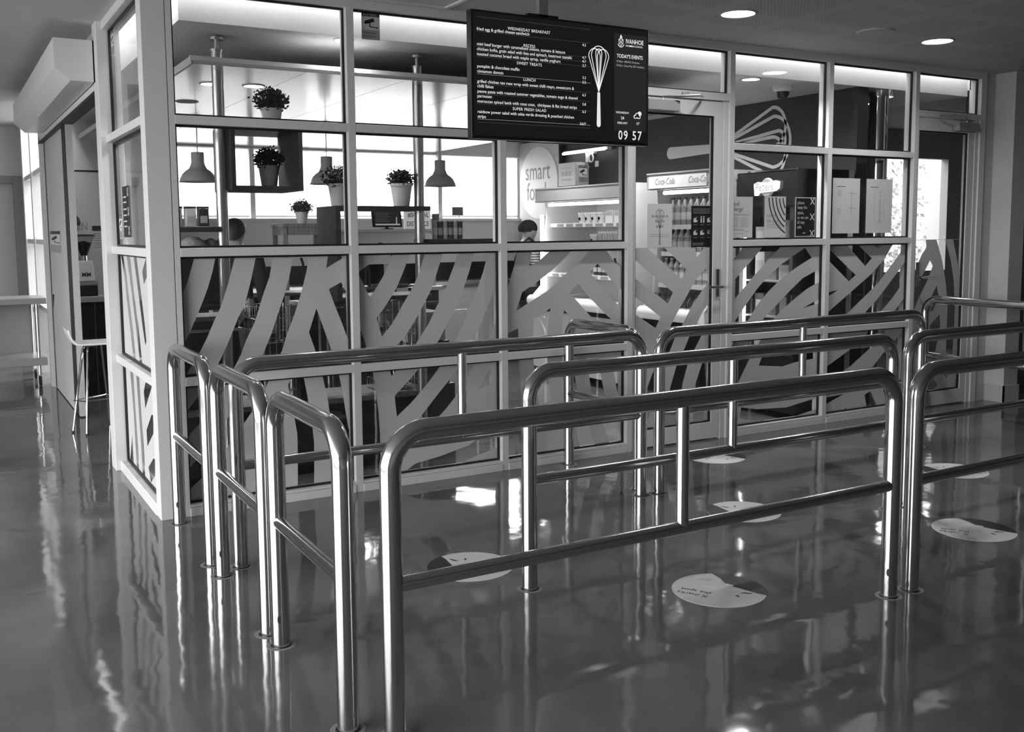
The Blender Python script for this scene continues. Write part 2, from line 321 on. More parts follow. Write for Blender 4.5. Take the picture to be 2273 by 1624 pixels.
# panes with black gaskets
def ring(mb, x0, x1, z0, z1, w, y0, y1):
    mb.box(x0, x0+w, y0, y1, z0, z1); mb.box(x1-w, x1, y0, y1, z0, z1); mb.box(x0+w, x1-w, y0, y1, z0, z0+w); mb.box(x0+w, x1-w, y0, y1, z1-w, z1); return mb
FILM = {
'w1':[
 [(0.157,1.338),(0.224,1.337),(0.188,1.22),(0.161,1.156),(0.153,1.117),(0.144,1.182)],
 [(0.331,1.335),(0.315,1.267),(0.286,1.177),(0.259,1.11),(0.221,1.026),(0.184,0.946),(0.148,0.885),(0.141,0.706),(0.158,0.73),(0.201,0.797),(0.239,0.857),(0.274,0.922),(0.315,1.012),(0.352,1.084),(0.395,1.209),(0.431,1.333)],
 [(0.541,1.33),(0.515,1.221),(0.475,1.082),(0.437,1.015),(0.403,0.936),(0.352,0.829),(0.325,0.779),(0.278,0.702),(0.23,0.634),(0.159,0.546),(0.141,0.527),(0.136,0.385),(0.157,0.411),(0.229,0.485),(0.309,0.596),(0.381,0.703),(0.447,0.823),(0.475,0.893),(0.524,0.987),(0.577,1.14),(0.612,1.228),(0.632,1.329)],
 [(0.743,1.326),(0.72,1.225),(0.69,1.127),(0.655,1.035),(0.612,0.921),(0.572,0.833),(0.523,0.728),(0.465,0.635),(0.421,0.564),(0.302,0.405),(0.192,0.278),(0.134,0.221),(0.13,0.11),(0.158,0.134),(0.227,0.192),(0.346,0.32),(0.426,0.42),(0.517,0.54),(0.573,0.633),(0.623,0.739),(0.668,0.828),(0.698,0.916),(0.743,1.021),(0.782,1.132),(0.813,1.237),(0.831,1.325)],
 [(0.941,1.337),(1.051,1.335),(1.035,1.324),(0.929,1.266)],
 [(0.941,1.15),(1.013,1.186),(1.041,1.13),(1.071,1.079),(1.065,0.833),(1.042,0.875),(1.012,0.958),(0.971,1.065)],
 [(0.754,0.752),(0.715,0.669),(0.694,0.638),(0.722,0.478),(0.739,0.364),(0.739,0.265),(0.732,0.016),(0.824,0.002),(0.831,0.188),(0.833,0.302),(0.823,0.42),(0.802,0.568),(0.784,0.672)],
 [(0.867,1.047),(0.821,0.917),(0.85,0.83),(0.874,0.745),(0.892,0.671),(0.92,0.524),(0.94,0.357),(0.941,0.257),(0.93,-0.013),(1.071,-0.033),(1.079,0.292),(1.035,0.362),(1.021,0.456),(1.01,0.542),(0.987,0.671),(0.97,0.743),(0.941,0.829)],
],
'w2':[
 [(1.26,1.334),(1.323,1.333),(1.295,1.274),(1.261,1.206),(1.218,1.142),(1.181,1.094),(1.153,1.155),(1.12,1.221),(1.12,1.241)],
 [(1.429,1.333),(1.392,1.239),(1.345,1.142),(1.307,1.087),(1.268,1.033),(1.219,0.976),(1.249,0.868),(1.31,0.934),(1.346,0.987),(1.388,1.056),(1.436,1.124),(1.455,1.159),(1.488,1.22),(1.505,1.277),(1.529,1.331)],
 [(1.643,1.331),(1.6,1.217),(1.564,1.124),(1.512,1.036),(1.456,0.947),(1.401,0.872),(1.358,0.828),(1.284,0.744),(1.296,0.664),(1.304,0.636),(1.33,0.667),(1.405,0.748),(1.472,0.828),(1.485,0.846),(1.549,0.934),(1.597,1.025),(1.655,1.116),(1.679,1.181),(1.713,1.258),(1.741,1.33)],
 [(1.107,0.92),(1.125,0.908),(1.141,0.859),(1.171,0.744),(1.191,0.665),(1.209,0.526),(1.219,0.431),(1.225,0.315),(1.226,0.183),(1.221,-0.001),(1.086,0.017)],
 [(1.849,1.331),(1.817,1.227),(1.772,1.116),(1.73,1.027),(1.676,0.936),(1.612,0.83),(1.546,0.749),(1.475,0.666),(1.422,0.611),(1.321,0.52),(1.326,0.46),(1.333,0.396),(1.341,0.405),(1.42,0.467),(1.482,0.525),(1.554,0.6),(1.609,0.664),(1.655,0.741),(1.723,0.827),(1.774,0.914),(1.824,1.023),(1.879,1.145),(1.909,1.217),(1.944,1.332)],
 [(2.027,1.224),(2.001,1.162),(1.966,1.068),(1.928,0.988),(1.89,0.908),(1.846,0.826),(1.777,0.719),(1.707,0.616),(1.625,0.534),(1.543,0.447),(1.502,0.403),(1.458,0.354),(1.566,0.342),(1.641,0.405),(1.714,0.48),(1.778,0.569),(1.846,0.668),(1.907,0.762),(1.947,0.828),(1.977,0.882),(2.002,0.937),(2.024,0.951)],
 [(1.365,0.032),(1.386,0.073),(1.445,0.107),(1.609,0.131),(1.798,0.174),(1.866,0.211),(2.023,0.204),(2.023,0.142),(1.828,0.098),(1.769,0.078),(1.673,-0.009)],
 [(1.954,0.63),(1.886,0.538),(1.867,0.507),(1.962,0.54)],
],
'w3':[
 [(2.059,1.33),(2.145,1.328),(2.127,1.255),(2.102,1.184),(2.081,1.124),(2.057,1.087)],
 [(2.253,1.332),(2.378,1.33),(2.316,1.286),(2.228,1.236)],
 [(2.541,1.33),(2.677,1.328),(2.601,1.255),(2.512,1.196),(2.424,1.131),(2.358,1.084),(2.337,1.073),(2.301,1.056),(2.138,0.973),(2.182,1.087),(2.302,1.153),(2.395,1.212),(2.468,1.267)],
 [(2.819,1.328),(2.974,1.326),(2.975,1.185),(2.883,1.254)],
 [(2.748,1.249),(2.683,1.197),(2.798,1.074),(2.939,0.951),(2.976,0.921),(2.975,1.046),(2.942,1.069),(2.859,1.138)],
 [(2.597,1.125),(2.53,1.071),(2.668,0.935),(2.71,0.895),(2.88,0.867),(2.82,0.911),(2.675,1.041)],
 [(2.387,0.979),(2.333,0.951),(2.308,0.931),(2.265,0.922),(2.258,0.827),(2.251,0.714),(2.26,0.657),(2.279,0.513),(2.298,0.369),(2.385,0.389),(2.366,0.563),(2.36,0.735),(2.364,0.826),(2.376,0.919)],
 [(2.489,0.962),(2.482,0.928),(2.472,0.871),(2.475,0.814),(2.478,0.555),(2.494,0.408),(2.532,0.288),(2.577,0.186),(2.619,0.028),(2.743,0.013),(2.725,0.075),(2.679,0.193),(2.633,0.292),(2.595,0.42),(2.563,0.562),(2.543,0.81),(2.523,0.883),(2.536,0.917)],
 [(2.665,0.642),(2.675,0.556),(2.7,0.413),(2.746,0.281),(2.797,0.186),(2.863,0.013),(2.981,-0.001),(2.981,0.045),(2.943,0.092),(2.899,0.191),(2.844,0.286),(2.8,0.41),(2.764,0.561),(2.753,0.636)],
 [(2.872,0.553),(2.905,0.407),(2.935,0.308),(2.98,0.212),(2.978,0.56)],
 [(2.055,0.833),(2.151,0.864),(2.153,0.749),(2.155,0.665),(2.164,0.523),(2.173,0.409),(2.179,0.267),(2.18,-0.02),(2.047,-0.002)],
],
'd1':[
 [(3.142,1.344),(3.288,1.341),(3.482,1.192),(3.437,1.133),(3.416,1.142)],
 [(3.029,1.275),(3.055,1.256),(3.362,1.041),(3.318,0.969),(3.256,1.011),(3.03,1.153)],
 [(3.551,1.353),(3.645,1.352),(3.568,1.27)],
 [(3.748,1.282),(3.704,1.245),(3.548,1.107),(3.49,1.02),(3.428,0.939),(3.349,0.824),(3.283,0.665),(3.196,0.51),(3.151,0.412),(3.11,0.291),(3.085,0.14),(3.153,0.179),(3.224,0.372),(3.28,0.521),(3.349,0.664),(3.387,0.739),(3.451,0.823),(3.531,0.947),(3.622,1.048),(3.706,1.125),(3.75,1.163)],
 [(3.752,1.038),(3.708,0.988),(3.624,0.894),(3.575,0.818),(3.517,0.746),(3.471,0.659),(3.405,0.555),(3.352,0.411),(3.314,0.271),(3.284,0.119),(3.402,0.106),(3.432,0.275),(3.454,0.414),(3.5,0.551),(3.567,0.656),(3.622,0.74),(3.71,0.867),(3.754,0.928)],
 [(3.758,0.707),(3.697,0.632),(3.633,0.557),(3.57,0.404),(3.56,0.279),(3.542,0.091),(3.644,0.08),(3.65,0.271),(3.664,0.381),(3.688,0.458),(3.761,0.548)],
 [(3.031,1.032),(3.057,1.014),(3.258,0.88),(3.215,0.808),(3.031,0.916)],
],
'w5':[
 [(3.871,1.348),(3.997,1.347),(3.956,1.294),(3.873,1.226)],
 [(4.193,1.344),(4.093,1.254),(3.997,1.174),(3.905,1.096),(3.876,1.068),(3.879,0.932),(3.908,0.959),(4.01,1.051),(4.109,1.137),(4.25,1.251),(4.371,1.342)],
 [(4.506,1.275),(4.605,1.322),(4.675,1.248),(4.522,1.181),(4.383,1.113),(4.247,1.016),(4.136,0.92),(4.06,0.824),(3.988,0.747),(3.905,0.65),(3.868,0.61),(3.865,0.748),(3.932,0.822),(4.035,0.933),(4.144,1.046),(4.253,1.133),(4.38,1.214)],
 [(4.765,1.162),(4.714,1.147),(4.584,1.098),(4.445,1.001),(4.317,0.904),(4.206,0.825),(4.118,0.724),(4.034,0.619),(3.938,0.509),(3.88,0.443),(3.883,0.265),(3.974,0.387),(4.066,0.526),(4.151,0.634),(4.237,0.743),(4.319,0.827),(4.412,0.892),(4.515,0.955),(4.633,1.019),(4.717,1.051),(4.768,1.064)],
 [(4.596,0.878),(4.772,0.943),(4.773,0.909)],
 [(4.201,0.558),(4.32,0.606),(4.784,0.583),(4.787,0.507),(4.718,0.493),(4.524,0.479),(4.396,0.458),(4.163,0.482)],
 [(4,0.192),(4.153,0.164),(4.446,0.149),(4.728,0.187),(4.797,0.201),(4.8,0.114),(4.723,0.101),(4.508,0.07),(4.251,0.071),(4.058,0.094),(3.984,0.115)],
],
'w6':[
 [(4.836,1.322),(4.839,1.234),(5.079,1.061),(5.152,1.107)],
 [(5.026,1.356),(5.142,1.355),(5.327,1.231),(5.255,1.172)],
 [(5.318,1.353),(5.473,1.351),(5.397,1.304)],
 [(4.849,0.95),(4.848,0.981),(4.963,1)],
 [(5.576,1.349),(5.478,1.228),(5.328,1.109),(5.136,0.996),(4.853,0.831),(4.856,0.725),(4.972,0.753),(5.078,0.822),(5.205,0.903),(5.399,1.031),(5.539,1.157),(5.743,1.347)],
 [(5.764,1.233),(5.713,1.191),(5.534,1.027),(5.404,0.91),(5.284,0.824),(5.147,0.719),(5.314,0.71),(5.463,0.823),(5.584,0.917),(5.719,1.052),(5.771,1.104)],
 [(5.778,0.963),(5.723,0.911),(5.623,0.823),(5.48,0.701),(5.79,0.71)],
 [(5.326,0.681),(5.252,0.598),(4.857,0.42),(4.861,0.313),(4.938,0.331),(5.114,0.402),(5.372,0.551),(5.509,0.653)],
 [(5.775,0.674),(5.556,0.532),(5.399,0.404),(5.289,0.313),(5.525,0.293),(5.626,0.412),(5.781,0.547)],
 [(4.867,0.136),(5.056,0.195),(4.865,0.184)],
 [(5.289,0.167),(5.355,0.19),(5.457,0.029),(5.326,0.042)],
 [(5.503,0.194),(5.598,0.204),(5.638,0.029),(5.566,0.036)],
 [(5.031,0.036),(5.088,0.09),(5.073,0.031)],
],
'd2':[
 [(5.811,1.393),(5.948,1.392),(5.963,1.305),(5.909,1.248),(5.835,1.124)],
 [(6.013,1.2),(5.918,1.069),(5.822,0.936),(5.829,0.798),(5.892,0.905),(5.988,1.037),(6.049,1.154)],
 [(6.106,0.995),(6.051,0.914),(5.962,0.792),(6.074,0.787),(6.134,0.911)],
 [(6.154,0.757),(6.041,0.672),(6.024,0.568),(6.042,0.43),(6.1,0.409),(6.152,0.568),(6.17,0.665)],
 [(6.073,1.391),(6.165,1.197),(6.221,1.014),(6.254,0.831),(6.253,0.645),(6.254,0.43),(6.228,0.269),(6.272,0.21),(6.297,0.28),(6.339,0.425),(6.35,0.64),(6.347,0.826),(6.321,1.026),(6.27,1.21),(6.178,1.39)],
 [(6.284,1.389),(6.385,1.388),(6.421,1.268),(6.506,1.128),(6.52,0.896),(6.431,0.899),(6.369,1.162)],
 [(6.522,0.561),(6.429,0.323),(6.389,0.17),(6.378,0.091),(6.551,0.076)],
 [(6.031,0.215),(6.084,0.272),(6.162,0.167),(6.048,0.102)],
],
's':[
 [(1.239,1.342),(1.135,1.209),(1.103,1.1),(1.014,0.912),(0.943,0.717),(0.858,0.714),(0.924,0.919),(1.016,1.104),(1.057,1.211),(1.164,1.344)],
 [(1.031,1.346),(0.902,1.11),(0.812,0.928),(0.728,0.716),(0.649,0.709),(0.728,0.935),(0.825,1.114),(0.912,1.348)],
 [(0.797,1.349),(0.681,1.122),(0.596,0.945),(0.537,0.848),(0.497,0.876),(0.521,0.951),(0.595,1.126),(0.704,1.351)],
 [(0.532,1.257),(0.386,1.341),(0.391,1.235),(0.498,1.187)],
 [(1.093,0.671),(1.024,0.397),(1.01,0.194),(0.994,0.04),(0.929,0.039),(0.923,0.21),(0.955,0.408),(0.983,0.684)],
 [(0.877,0.668),(0.842,0.426),(0.812,0.231),(0.806,0.041),(0.728,0.044),(0.73,0.246),(0.761,0.439),(0.781,0.67)],
 [(0.587,0.634),(0.39,0.66),(0.395,0.637),(0.623,0.483),(0.651,0.575)],
 [(0.441,0.475),(0.383,0.485),(0.407,0.378),(0.609,0.269),(0.618,0.36)],
 [(0.44,0.233),(0.393,0.238),(0.415,0.14),(0.548,0.074),(0.603,0.15)],
 [(1.121,0.243),(1.108,0.076),(1.241,0.054)],
],

}
PANE_ROWS = [(0.062, 0.681), (0.726, 1.343), (1.387, 2.006), (2.05, 2.667)]
def glaze(win, x0, x1, rows, film=None, gw=0.011, y=GY, film_z=None):
    for i, (z0, z1) in enumerate(rows):
        ring(MB(), x0, x1, z0, z1, gw, y-0.016, y-0.001).build('gasket', 'gasket_black', win)
        MB().box(x0+0.001, x1-0.001, y, y+0.006, z0+0.001, z1-0.001).build('pane', 'clear_glass', win)
        if film and (film_z is None and i < 2 or film_z):
            fz1 = min(z1, film_z) if film_z else z1
            e = 0.009; rect = [(x0+0.0005, z0+0.0005), (x1-0.0005, z0+0.0005), (x1-0.0005, fz1-0.0005), (x0+0.0005, fz1-0.0005)]
            holes = [clip(p, x0+0.002, x1-0.002, z0+0.002, fz1-(0.002 if not film_z else 0.003)) for p in film]
            sheet('frosted_film', [rect]+[h for h in holes if h], 'film_white', win, lambda a, c: (a, y-0.0006, c))
wins = []
for n, (bi, key) in enumerate(((0, 'w1'), (1, 'w2'), (2, 'w3'), (4, 'w5'), (5, 'w6')), 1):
    w = root('window_%d' % n, ((bays[bi][0]+bays[bi][1])/2, GY, 0.06), kind='structure'); wins.append(w)
    glaze(w, bays[bi][0], bays[bi][1], PANE_ROWS, FILM[key])
# ------------------------------------------------------------------ doors in the front
def closer(p, x0, z, flip=1):
    MB().box(x0, x0+0.26, -0.055, 0.0, z-0.035, z+0.035).build('closer_body', 'grey_plastic', p, bevel=0.006)
    MB().tube([(x0+0.13, -0.03, z+0.036), (x0+0.13, -0.03, z+0.055), (x0+0.13+0.2*flip, -0.16, z+0.06), (x0+0.13+0.34*flip, -0.03, z+0.075)], 0.008, 8).build('closer_arm', 'steel_sheet', p)
def front_door(n, x0, x1, key, num, numx, hx):
    d = root('door_%d' % n, ((x0+x1)/2, 0, 0), kind='structure')
    MB().box(x0, x1, 0.0005, D, 2.329, 2.379).build('head_transom', 'white_powder_coat', d, bevel=BV)
    ring(MB(), x0, x1, 2.379, 2.667, 0.011, 0.034, 0.049).build('gasket', 'gasket_black', d); MB().box(x0+0.001, x1-0.001, 0.05, 0.056, 2.38, 2.666).build('fanlight_pane', 'clear_glass', d)
    MB().box(x0, x0+0.012, 0.012, D, 0, 2.329).build('jamb', 'white_powder_coat', d, bevel=BV); MB().box(x1-0.045, x1, 0.012, D, 0, 2.329).build('jamb', 'white_powder_coat', d, bevel=BV)
    a, c = x0+0.014, x1-0.049
    lf = MB(); lf.box(a, a+0.018, 0.018, 0.07, 0.012, 2.322); lf.box(c-0.07, c, 0.018, 0.07, 0.012, 2.322); lf.box(a+0.018, c-0.07, 0.018, 0.07, 0.012, 0.125); lf.box(a+0.018, c-0.07, 0.018, 0.07, 2.225, 2.322)
    leaf = lf.build('door_leaf', 'white_powder_coat', d)
    glaze(d, a+0.018, c-0.07, [(0.125, 2.225)], FILM[key], y=0.045, film_z=1.345 if n == 1 else 1.368)
    closer(d, x0+0.08 if n == 1 else x0+0.42, 2.265, 1 if n == 1 else -1)
    MB().box(hx-0.014, hx+0.014, 0.006, 0.018, 1.0, 1.19).build('lock_plate', 'steel_sheet', d)
    s = -1 if n == 1 else 1
    MB().tube([(hx, 0.012, 1.07), (hx, -0.045, 1.07), (hx+s*0.12, -0.045, 1.07)], 0.009, 8).build('lever_handle', 'chrome', d)
    txt('number', num, 0.032, (numx, -0.0008, 2.344), 'ink', d)
    return d
front_door(1, 2.991, 3.81, 'd1', 'A110', 3.38, 3.725)
front_door(2, 5.766, 6.53, 'd2', 'A10', 6.16, 5.82)
struct('wall_pier', MB().box(6.6, 6.74, 0.02, 0.16, 0, ZC).box(6.74, 6.925, -0.16, 0.16, 0, ZC), 'wall_paint')
struct('baseboard_pier', MB().box(6.728, 6.74, -0.172, 0.02, 0, 0.14).box(6.728, 6.937, -0.172, -0.16, 0, 0.14).box(6.6, 6.728, 0.008, 0.02, 0, 0.14), 'cafe_wall')
struct('wall_beyond', MB().box(6.925, 12, 0.3, 0.42, 0, 2.84), 'mid_wall')

# ------------------------------------------------------------------ glazed side: one bay, then the sliding servery door
ws = root('wall_returning', (0, 1.3, 0), kind='structure')
Y0, Y1 = 0.115, 1.256
for z0, z1 in TZ: MB().box(0.0005, D, Y0, Y1, z0, z1).build('transom', 'white_powder_coat', ws, bevel=BV)
MB().box(0.0005, D, Y0, Y1, 0.045, 0.062).build('sill_bead', 'white_powder_coat', ws); MB().box(-0.004, D, Y0, Y1, 0, 0.045).build('sill', 'white_powder_coat', ws, bevel=BV)
MB().box(-0.001, D, Y0, Y1, 2.667, ZC).build('head', 'white_powder_coat', ws, bevel=BV)
MB().box(-0.032, D, Y1, 1.42, 0, ZC).build('door_post', 'white_powder_coat', ws, bevel=0.003)
w6 = root('window_6', (GY, 0.7, 0.06), kind='structure')
for i, (z0, z1) in enumerate(PANE_ROWS):
    y0, y1, gw = Y0, Y1, 0.011; g = MB()
    g.box(0.034, 0.049, y0, y0+gw, z0, z1); g.box(0.034, 0.049, y1-gw, y1, z0, z1); g.box(0.034, 0.049, y0+gw, y1-gw, z0, z0+gw); g.box(0.034, 0.049, y0+gw, y1-gw, z1-gw, z1); g.build('gasket', 'gasket_black', w6)
    MB().box(0.05, 0.056, y0+0.001, y1-0.001, z0+0.001, z1-0.001).build('pane', 'clear_glass', w6)
    if i < 2:
        rect = [(y0+0.0005, z0+0.0005), (y1-0.0005, z0+0.0005), (y1-0.0005, z1-0.0005), (y0+0.0005, z1-0.0005)]
        hs = [clip(p, y0+0.002, y1-0.002, z0+0.002, z1-0.002) for p in FILM['s']]
        sheet('frosted_film', [rect]+[h for h in hs if h], 'film_white', w6, lambda a, c: (0.0494, a, c))
# sliding door beyond: track, leaf, far mullions
sd = root('door_3', (0, 3.6, 0), kind='structure')
MB().box(-0.03, 0.06, 1.42, 5.3, 2.33, 2.375).build('head_track', 'white_powder_coat', sd, bevel=BV); MB().box(-0.034, 0.05, 1.42, 5.3, 2.31, 2.33).build('track_brush', 'gasket_black', sd)
MB().box(0.0, 0.045, 3.3, 3.36, 0.01, 2.31).build('leaf_edge', 'cafe_wall', sd); MB().box(-0.002, 0.047, 3.36, 3.62, 0.01, 2.31).build('leaf_stile', 'gasket_black', sd)
MB().box(0.0, 0.045, 3.62, 5.05, 0.01, 2.31).build('leaf_panel', 'wall_paint', sd); MB().box(-0.002, 0.047, 5.05, 5.13, 0.01, 2.33).build('leaf_stile', 'gasket_black', sd)
MB().box(0.0, D, 1.42, 5.4, 2.375, ZC).build('fascia', 'wall_paint', sd)
for y in (5.2, 6.3, 7.4): MB().box(-0.03, D, y, y+0.12, 0, 2.72).build('mullion', 'white_powder_coat', sd)
for z in (0.68, 1.36, 2.06):
    MB().box(-0.015, D, 5.32, 6.3, z, z+0.05).build('transom', 'white_powder_coat', sd); MB().box(-0.015, D, 6.42, 7.4, z, z+0.05).build('transom', 'white_powder_coat', sd)
for a, c in ((5.32, 6.3), (6.42, 7.4)): MB().box(0.05, 0.056, a, c, 0.0, 2.72).build('pane', 'clear_glass', sd)
struct('wall_corridor', MB().box(0.0, 0.12, 7.52, 8.0, 0, ZC).box(0.1, 3.5, 7.9, 8.0, 0, ZC), 'wall_paint')
# shutter box above the servery door
sb = root('shutter_box', (-0.1, 1.42, 2.37), 'white sloped roller shutter box above the open servery door', 'shutter box')
MB().prism([(-0.034, 2.62), (-0.255, 2.62), (-0.255, 2.45), (-0.17, 2.376), (-0.034, 2.376)], 'y', 1.36, 4.88).build('casing', 'white_powder_coat', sb)
MB().box(-0.04, -0.033, 1.36, 1.42, 2.376, 2.62).build('end_joint', 'gasket_black', sb)
# ------------------------------------------------------------------ queue rails: bent stainless hoops set into the floor
def rail(a, b, label, bal=True, slots=(), R=0.11):
    A, B = Vector((a[0], a[1], 0)), Vector((b[0], b[1], 0)); L = (B-A).length; t = (B-A)/L; H = 0.897; r = 0.0315
    o = root('queue_rail', A, label, 'railing', 'stainless queue rails in front of the glazed cafe')
    prof = [(0, -0.03), (0, 0.15), (0, 0.5)]+[(R+R*math.cos(math.pi-k*math.pi/2/10), H-R+R*math.sin(math.pi-k*math.pi/2/10)) for k in range(11)]
    prof += [(L*0.33, H), (L*0.66, H)]+[(L-R+R*math.sin(k*math.pi/2/10), H-R+R*math.cos(k*math.pi/2/10)) for k in range(11)]+[(L, 0.5), (L, 0.15), (L, -0.03)]
    P = [(A.x+t.x*s, A.y+t.y*s, z) for s, z in prof]
    MB().tube(P, r, 24).build('hoop', 'brushed_steel', o, smooth=True)
    at = lambda s, z: (A.x+t.x*s, A.y+t.y*s, z)
    MB().tube([at(0.0, 0.452), at(L, 0.452)], 0.0225, 18).build('lower_rail', 'brushed_steel', o, smooth=True)
    if bal: MB().tube([at(L/2, 0.452), at(L/2, H)], 0.0225, 18).build('baluster', 'brushed_steel', o, smooth=True)
    for s in (0, L):
        p = at(s, 0); MB().lathe([(r+0.0005, 0.0005), (r+0.006, 0.0012), (r+0.006, 0.0005)], p, 28).build('floor_socket', 'gasket_black', o)
        MB().lathe([(r+0.006, 0.0004), (r+0.02, 0.0009), (r+0.021, 0.0003)], p, 28).build('floor_flange', 'mid_wall', o)
    for s, ang in slots:
        p = Vector(at(s, 0.105)); n = Vector((math.cos(ang), math.sin(ang), 0)); side = Vector((-n.y, n.x, 0)); q = p+n*(r-0.001)
        ov = [tuple(q+side*(0.006*math.cos(k*math.pi/8))+Vector((0, 0, 0.015*math.sin(k*math.pi/8)))+n*0.002) for k in range(16)]
        ib = [tuple(Vector(v)-n*0.006) for v in ov]
        mb = MB(); mb.v = ov+ib; mb.f = [tuple(range(16))]+[(k, (k+1) % 16, 16+(k+1) % 16, 16+k) for k in range(16)]; mb.build('drain_slot', 'gasket_black', o)
    return o
AL = math.radians(-115)
rail((0.072, -0.089), (0.066, -0.805), 'short stainless return rail standing against the white corner post', False, ((0, AL),))
rail((0.07, -0.975), (0.062, -1.683), 'short stainless return rail at the middle queue lane end', False, ((0, AL),))
rail((0.07, -1.805), (0.06, -2.495), 'short stainless return rail nearest the camera, beside the longest front rail', False, ((0, AL),))
rail((0.168, -0.9), (2.383, -0.885), 'long stainless rail of the lane along the first three windows')
rail((2.447, -0.065), (2.44, -0.785), 'short stainless return rail beside the first cafe door', False)
rail((2.495, -0.9), (4.72, -0.88), 'long stainless rail in front of the first cafe door')
rail((1.116, -1.79), (3.31, -1.785), 'long stainless rail in the middle of the queue, second from the camera')
rail((0.163, -2.605), (2.3, -2.604), 'longest-looking stainless rail at the front, a floor decal behind it', True, ((2.137, math.radians(-150)),))
rail((2.431, -2.603), (4.63, -2.6), 'front stainless rail running out of the picture behind the oval floor decal')
rail((3.43, -1.785), (5.62, -1.78), 'middle stainless rail running out of the picture at the edge')
rail((5.875, -0.03), (5.84, -1.76), 'stainless return rail in front of the second door, slanting towards the camera')

# ------------------------------------------------------------------ floor decals: white disc, black cap, tape cross, print
def decal(x, y, ang, label):
    o = root('floor_decal', (x, y, 0), label, 'floor sticker', 'round queue spacing stickers on the floor')
    c, s = math.cos(ang), math.sin(ang); R = 0.19
    def T(p, z=0): return (x+p[0]*c-p[1]*s, y+p[0]*s+p[1]*c, z)
    circ = [(R*math.cos(k*math.pi/32), R*math.sin(k*math.pi/32)) for k in range(64)]
    mb = MB(); mb.v = [T(p, 0.0002) for p in circ]+[T(p, 0.0012) for p in circ]; mb.f = [tuple(range(64, 128))]+[(k, (k+1) % 64, 64+(k+1) % 64, 64+k) for k in range(64)]
    mb.build('disc', 'paper', o)
    cap = [(R*math.cos(a), R*math.sin(a)) for a in [math.radians(8+k*108/20) for k in range(21)]]+[(-0.035, 0.13), (0.0, 0.085), (0.045, 0.06), (0.1, 0.045), (0.14, 0.033)]
    MB().face([T(p, 0.0014) for p in cap]).build('black_segment', 'black_card', o)
    for ca, w, l in ((0.18, 0.022, 0.085), (1.35, 0.034, 0.062)):
        d = (math.cos(ca), math.sin(ca)); n = (-d[1], d[0])
        MB().face([T((d[0]*l*i-n[0]*w/2*j+0.01, d[1]*l*i-n[1]*w/2*j+0.02), 0.0016+ca*0.0002) for i, j in ((-1, -1), (1, -1), (1, 1), (-1, 1))]).build('cross_bar', 'cafe_white', o)
    X = (-c, -s, 0); Y = (s, -c, 0)
    txt('print', 'X marks', 0.038, T((-0.015, -0.085), 0.0018), 'ink', o, (X, Y)); txt('print', 'the spot', 0.038, T((-0.015, -0.045), 0.0018), 'ink', o, (X, Y))
    txt('print', 'Keep your', 0.012, T((-0.06, 0.085), 0.0018), 'ink_grey', o, (X, Y)); txt('print', 'distance', 0.012, T((-0.06, 0.1), 0.0018), 'ink_grey', o, (X, Y))
    MB().face([T(p, 0.0018) for p in ((0.085, 0.0), (0.13, 0.012), (0.135, 0.02), (0.1, 0.018))]).build('print', 'ink', o)
    MB().face([T(p, 0.0018) for p in ((0.075, -0.03), (0.09, -0.045), (0.1, -0.042), (0.085, -0.025))]).build('print', 'ink', o)
decal(1.765, -2.205, -1.03, 'round white floor sticker with tape cross just behind the front rail')
decal(3.37, -2.235, -1.03, 'round white floor sticker with tape cross near the picture edge')
decal(1.03, -1.425, 1.7, 'half-hidden round floor sticker behind the lower tube near the window reflection')
decal(2.64, -1.42, 1.7, 'round floor sticker half hidden by the front rail lower tube')
decal(3.36, -0.4, -1.03, 'farthest round floor sticker before the first cafe door')
decal(4.33, -1.44, 1.7, 'round floor sticker cut by the tube beside the paired posts')

# ------------------------------------------------------------------ hanging menu screen
ms = root('menu_screen', (2.06, -0.62, ZC), 'black hanging menu screen listing canteen food and the time', 'menu screen')
X0, X1, Z0, Z1, YS = 1.49, 2.625, 1.937, 2.585, -0.62
MB().box(X0, X1, YS, YS+0.05, Z0, Z1).build('housing', 'black_plastic', ms, bevel=0.003)
MB().box(X0+0.012, X1-0.012, YS-0.001, YS+0.01, Z0+0.016, Z1-0.012).build('display', 'screen_black', ms)
MB().box(2.385, X1-0.016, YS-0.0016, YS, 2.015, 2.545).build('side_panel', 'screen_panel', ms)
MB().box(1.93, 1.985, YS+0.05, YS+0.085, 2.3, ZC).build('ceiling_pole', 'mid_wall', ms); MB().box(1.86, 2.05, YS+0.05, YS+0.08, 2.25, 2.61).build('mount_plate', 'black_plastic', ms)
YT = YS-0.0022
